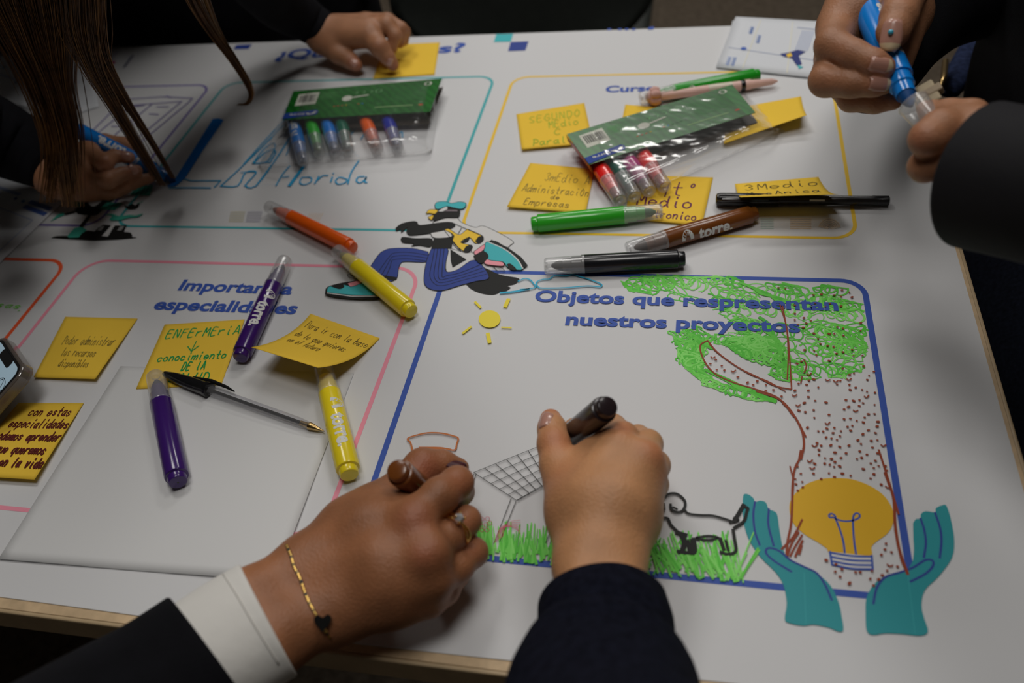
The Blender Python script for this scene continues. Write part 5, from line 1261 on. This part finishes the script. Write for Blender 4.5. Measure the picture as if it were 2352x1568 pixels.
# ---- person D: hair hanging over the hand with the blue marker
pd = thing('person', 'person with long brown hair bending over the table drawing with a blue marker', 'person', (-1.0, 1.15, 0))
palm = chain((60, 350, 5.5, 36), (115, 376, 4.8, 38), (170, 385, 4.0, 40)) + chain((60, 380, 5, 38), (130, 415, 3.6, 38), (180, 425, 3.0, 34)) + chain((165, 370, 4.2, 38), (205, 350, 4.6, 26)) + chain((165, 390, 3.8, 38), (200, 388, 4.2, 26)) + chain((170, 410, 3.2, 34), (200, 424, 3.0, 25)) \
     + chain((170, 425, 2.6, 30), (215, 440, 2.0, 20))
D_f = [(.002, chain((196, 345, 4.6, 22), (240, 374, 5.0, 19), (262, 358, 4.5, 15.5), (296, 361, 4.0, 13.5))), (.002, chain((192, 392, 3.6, 23), (248, 414, 3.7, 20), (280, 399, 3.2, 16), (314, 391, 2.8, 13.5))),
       (.002, chain((200, 428, 2.4, 21), (262, 438, 1.9, 18), (305, 420, 1.8, 15), (345, 408, 1.4, 12))), (.003, chain((205, 440, 1.8, 19), (250, 444, 1.5, 15), (290, 434, 1.2, 12))),
       (.003, chain((190, 352, 3.0, 22), (240, 325, 3.0, 18), (285, 330, 2.6, 15), (318, 352, 2.0, 13)))]
bd = body_mesh(pd, [[(.010, palm)]+D_f], M['skinC'], [(240, 378, 5.3, 20, .5), (290, 361, 4, 18, .8), (308, 391, 3.3, 18, .8), (150, 400, 5, 30, .5)], .0016, T+.0016)
bvD = bvh(bd); nail_on(bd, bvD, 290, 358, 22, 3, .010, .011); nail_on(bd, bvD, 307, 388, 22, 2, .010, .011)
sleeve('jacket_sleeve', pd, [(128, 384, 4.6, 68), (95, 362, 5.2, 78), (20, 325, 7, 88), (-100, 265, 12, 100), (-280, 130, 26, 125)], M['black_cloth'], 36, .8, .08, 26, True, 14, 6, .003)
torso(pd, 'jacket', -1.17, 1.25, .22, .155, .35, 1.22, M['black_cloth'], (.47, -.50), 7)
rh = random.Random(11)
head(pd, P(170, -430, .36), (.25, -.75, -.6))
head(pc, Vector((-.70, .98, 1.62)), (.05, -.8, -.6))
guides = [  # (px,py,zcm,spread_px) root -> tip, strands
    ([(20, -300, 34, 50), (10, -60, 27, 60), (55, 80, 21, 45), (105, 200, 15, 32), (140, 330, 9.5, 24), (160, 475, 6, 20)], 240),
    ([(110, -300, 34, 60), (100, -60, 27, 60), (118, 80, 21, 46), (136, 190, 15, 27), (160, 300, 10, 22), (165, 440, 6, 20)], 230),
    ([(170, -300, 34, 50), (190, -60, 28, 38), (195, 60, 23, 34), (215, 150, 19, 20), (262, 240, 14, 13), (318, 335, 8, 9), (372, 425, 3, 7)], 230),
    ([(215, -300, 34, 40), (215, -60, 28, 22), (222, 60, 23, 18), (240, 140, 19, 13), (285, 225, 14, 11), (345, 320, 8, 7), (398, 408, 3.4, 5)], 150),
    ([(330, -320, 34, 40), (420, -100, 26, 28), (455, 0, 20, 24), (490, 70, 15, 15), (535, 135, 11, 9), (566, 185, 8, 6), (578, 218, 6.6, 3.5), (568, 238, 6.2, 3), (548, 240, 6, 3)], 130),
    ([(-60, -300, 34, 40), (-40, -60, 26, 45), (10, 60, 21, 34), (75, 190, 15, 26), (120, 330, 10, 22), (110, 465, 5, 22)], 130)]
def strands(gs, m_, frac, name, rad):
    V, Fc = [], []
    for g, n in gs:
        a = resample(g, 26)
        for k in range(int(n*frac)):
            ox, oy = rh.gauss(0, .5), rh.gauss(0, .5); ph = rh.uniform(0, 6); tw = rh.uniform(-.5, .5); cutn = min(12, int(abs(rh.gauss(0, 3.2))))
            stray = rh.random() < .10
            pts = []
            for i, q in enumerate(a[:len(a)-cutn]):
                t = i/25; s = q[3]*(1.0+(.9*t if stray else 0))
                pts.append(P(q[0]+s*(ox*math.cos(tw*t)-oy*.35*math.sin(tw*t*3))+1.5*math.sin(ph+t*7), q[1]+2*math.sin(ph*2+t*5), q[2]/100+oy*.010*(1-t*.6)))
            v_, f_ = tube(pts, [rad*(1-.75*max(0, i/len(pts)-.6)/.4) for i in range(len(pts))], 3, closed_ends=False); b = len(V); V += v_; Fc += [tuple(j+b for j in q) for q in f_]
    o = mesh_obj(name, V, Fc, m_, pd, smooth=True); return o
o = strands(guides, HAIR, 1.0, 'hair', .00055); o['label'] = 'long dark brown hair hanging down in locks'
o = strands(guides, HAIR2, .45, 'hair', .00042); o['label'] = 'lighter brown strands in the hanging hair'

# ---- person E: right side, two hands with a blue marker and a clear cap
pe = thing('person', 'person in a black jacket at the right opening a blue marker over the table', 'person', (.47, .8, 0))
z1 = 19.5
palm = chain((2060, -170, 20, 70), (2010, -60, 20.5, 74), (1965, 30, 20.5, 62)) + chain((1965, 0, 20, 62), (1925, 60, 20, 48)) + chain((1975, 40, 19, 60), (1915, 130, 18.8, 44)) + chain((1985, 60, 18.4, 56), (1930, 180, 17.6, 40)) + chain((2010, 80, 17.4, 52), (1965, 210, 16.8, 36)) + chain((2080, -160, 19, 64), (2075, 30, 18, 60), (2050, 150, 17, 42))
thumb = chain((2090, -100, 20.8, 60), (2082, -20, 21.6, 48), (2064, 40, 21.9, 41), (2052, 72, 21.6, 36), (2046, 92, 21.4, 24))
index = chain((1925, 60, 20, 46), (1912, 105, 20.4, 40), (1962, 128, 20.6, 35), (2005, 144, 20.6, 31), (2032, 154, 20.4, 25))
middle = chain((1915, 140, 18.8, 42), (1896, 185, 18.8, 37), (1955, 192, 19.2, 32), (2005, 192, 19.4, 29), (2030, 194, 19.3, 23))
ring_ = chain((1930, 185, 17.4, 36), (1955, 226, 17.4, 30), (2010, 234, 17.6, 26), (2052, 232, 17.8, 21))
little = chain((1975, 215, 16.2, 30), (2000, 232, 16, 24), (2045, 232, 16.2, 20))
H1 = [(.008, palm), (.003, thumb), (.003, index), (.003, middle), (.003, ring_), (.003, little)]
palm2 = chain((2420, 380, 21, 80), (2300, 345, 20.5, 76), (2235, 330, 20, 66)) + chain((2300, 400, 19.4, 70), (2230, 380, 19, 56)) + chain((2240, 300, 20.4, 56), (2200, 290, 20.4, 46)) + chain((2240, 340, 19.4, 56), (2190, 345, 19.2, 46))
i2 = chain((2225, 285, 20.4, 46), (2160, 296, 20.9, 44), (2130, 318, 20.8, 40), (2150, 340, 19, 28), (2175, 320, 18.4, 22))
m2 = chain((2215, 355, 19.0, 46), (2155, 368, 19.2, 40), (2124, 382, 19, 36), (2150, 375, 17.6, 28), (2180, 360, 17.4, 22))
r2 = chain((2215, 380, 18.2, 42), (2160, 385, 17.6, 34), (2150, 385, 16.6, 28), (2180, 375, 16.4, 22))
l2_ = chain((2225, 395, 17, 36), (2180, 400, 16.2, 28), (2185, 390, 15.6, 22))
t2 = chain((2230, 270, 20.2, 44), (2180, 262, 19.6, 34), (2140, 258, 19.2, 26), (2125, 250, 19, 20))
H2 = [(.008, palm2), (.003, i2), (.003, m2), (.003, r2), (.003, l2_), (.003, t2)]
be = body_mesh(pe, [H1, H2], M['skinC'], [(1905, 110, 21.5, 40, .35), (1890, 190, 19.8, 40, .35), (2105, 330, 21, 40, .5), (2025, 152, 21, 34, .6), (2022, 193, 20, 30, .6)], .0015)
bvE = bvh(be); nail_on(be, bvE, 2048, 80, -6, 30, .0130, .020, tip=True); nail_on(be, bvE, 2026, 151, 26, 6, .0100, .015, tip=True); nail_on(be, bvE, 2025, 192, 26, 1, .0095, .015, tip=True)
g0 = onskin(bvE, 2046, 74, .0016)
bm = bmesh.new(); bmesh.ops.create_icosphere(bm, subdivisions=2, radius=.0018); o = mesh_obj('nail_gem', [g0+v_.co for v_ in bm.verts], [tuple(q.index for q in f_.verts) for f_ in bm.faces], M['gem'], be, smooth=True); bm.free(); o['label'] = 'small blue gem on the thumb nail'
sleeve('jacket_sleeve', pe, [(1992, 196, 13.2, 76), (2015, 150, 12.6, 98), (2060, 70, 12, 120), (2170, -30, 12, 150), (2420, -150, 14, 210), (2700, -250, 20, 260)], M['black_cloth'], 40, .9, .05, 28, True, 14, 8, .003)
s2 = sleeve('jacket_sleeve', pe, [(2258, 405, 19.2, 168), (2358, 427, 19.9, 172), (2460, 445, 20.6, 178), (2640, 450, 22, 195), (2900, 330, 26, 240)], M['jacket'], 48, 1.0, .05, 46, True, 12, 12, .003)
s2['label'] = 'wide black jacket sleeve nearest the camera'
torso(pe, 'jacket', .475, .80, .205, .26, .62, 1.62, M['black_cloth'], (.03, 0), 9)
torso(pe, 'trousers', .47, .62, .215, .34, .02, .74, M['denim'], (0, .1), 13)
V, Fc = tube([P(2262, 60, -.02), P(2232, 120, -.02), P(2205, 170, -.02), P(2180, 215, -.015)], [.012, .016, .016, .010], 10, .5); o = mesh_obj('scarf', V, Fc, mat('blue_knit', (.02, .03, .075), .9, .1, noise_amt=.5, noise_scale=200), pe, smooth=True); o['label'] = 'blue strap hanging from the jacket'
V, Fc = tube([P(2172, 140, .0), P(2168, 180, .0), P(2160, 205, .0)], .0035, 8); o = mesh_obj('zip_pull', V, Fc, M['brass'], pe, smooth=True); o['label'] = 'small brass zip pull'
# clear cap held by the second hand
capA, capB = P(2150, 300, .19), P(2098, 238, .196); root, L = frame_root('tmp', '', '', capA, capB, 0); CAPM = root.matrix_world.copy(); EM = E_ROOT.matrix_world.copy(); bpy.data.objects.remove(root); root = None
def cap_part(nm, V, Fc, lab=None):
    Q = EM.inverted() @ CAPM; o = local_part(nm, [Q @ Vector(v) for v in V], Fc, M['cap'], E_ROOT)
    if lab: o['label'] = lab
V, Fc = lathe([(0, .0070), (.001, .0078), (L-.002, .0090), (L, .0090)], 28, False); cap_part('cap', V, Fc, 'clear cap pinched in the fist')
V, Fc = lathe([(.0, .0001), (.0, .0070), (.001, .0072)], 28, False); cap_part('cap_end', V, Fc)
V, Fc = lathe([(L-.0012, .0088), (L-.0006, .0096), (L, .0096), (L+.0004, .0090)], 28, False); cap_part('cap_rim', V, Fc)
root, L = frame_root('eraser_stub', 'small cream coloured stub held beside the clear cap', 'eraser', P(2146, 240, .185), P(2122, 196, .19), 0)
V, Fc = box_vf(0, L, -.0055, .0055, -.003, .003); o = local_part('block', V, Fc, mat('cream_stub', (.42, .34, .22), .6, .3, noise_amt=.15, noise_scale=120), root, smooth=False); bevel(o, .0012)
V, Fc = box_vf(L*.35, L*.7, -.0085, .0085, -.0034, .0034); o = local_part('band', V, Fc, mat('cream_band', (.34, .26, .17), .5, .3, noise_amt=.1, noise_scale=90), root, smooth=False); bevel(o, .001)
for o in bpy.data.objects:
    if '_o' in o: del o['_o']
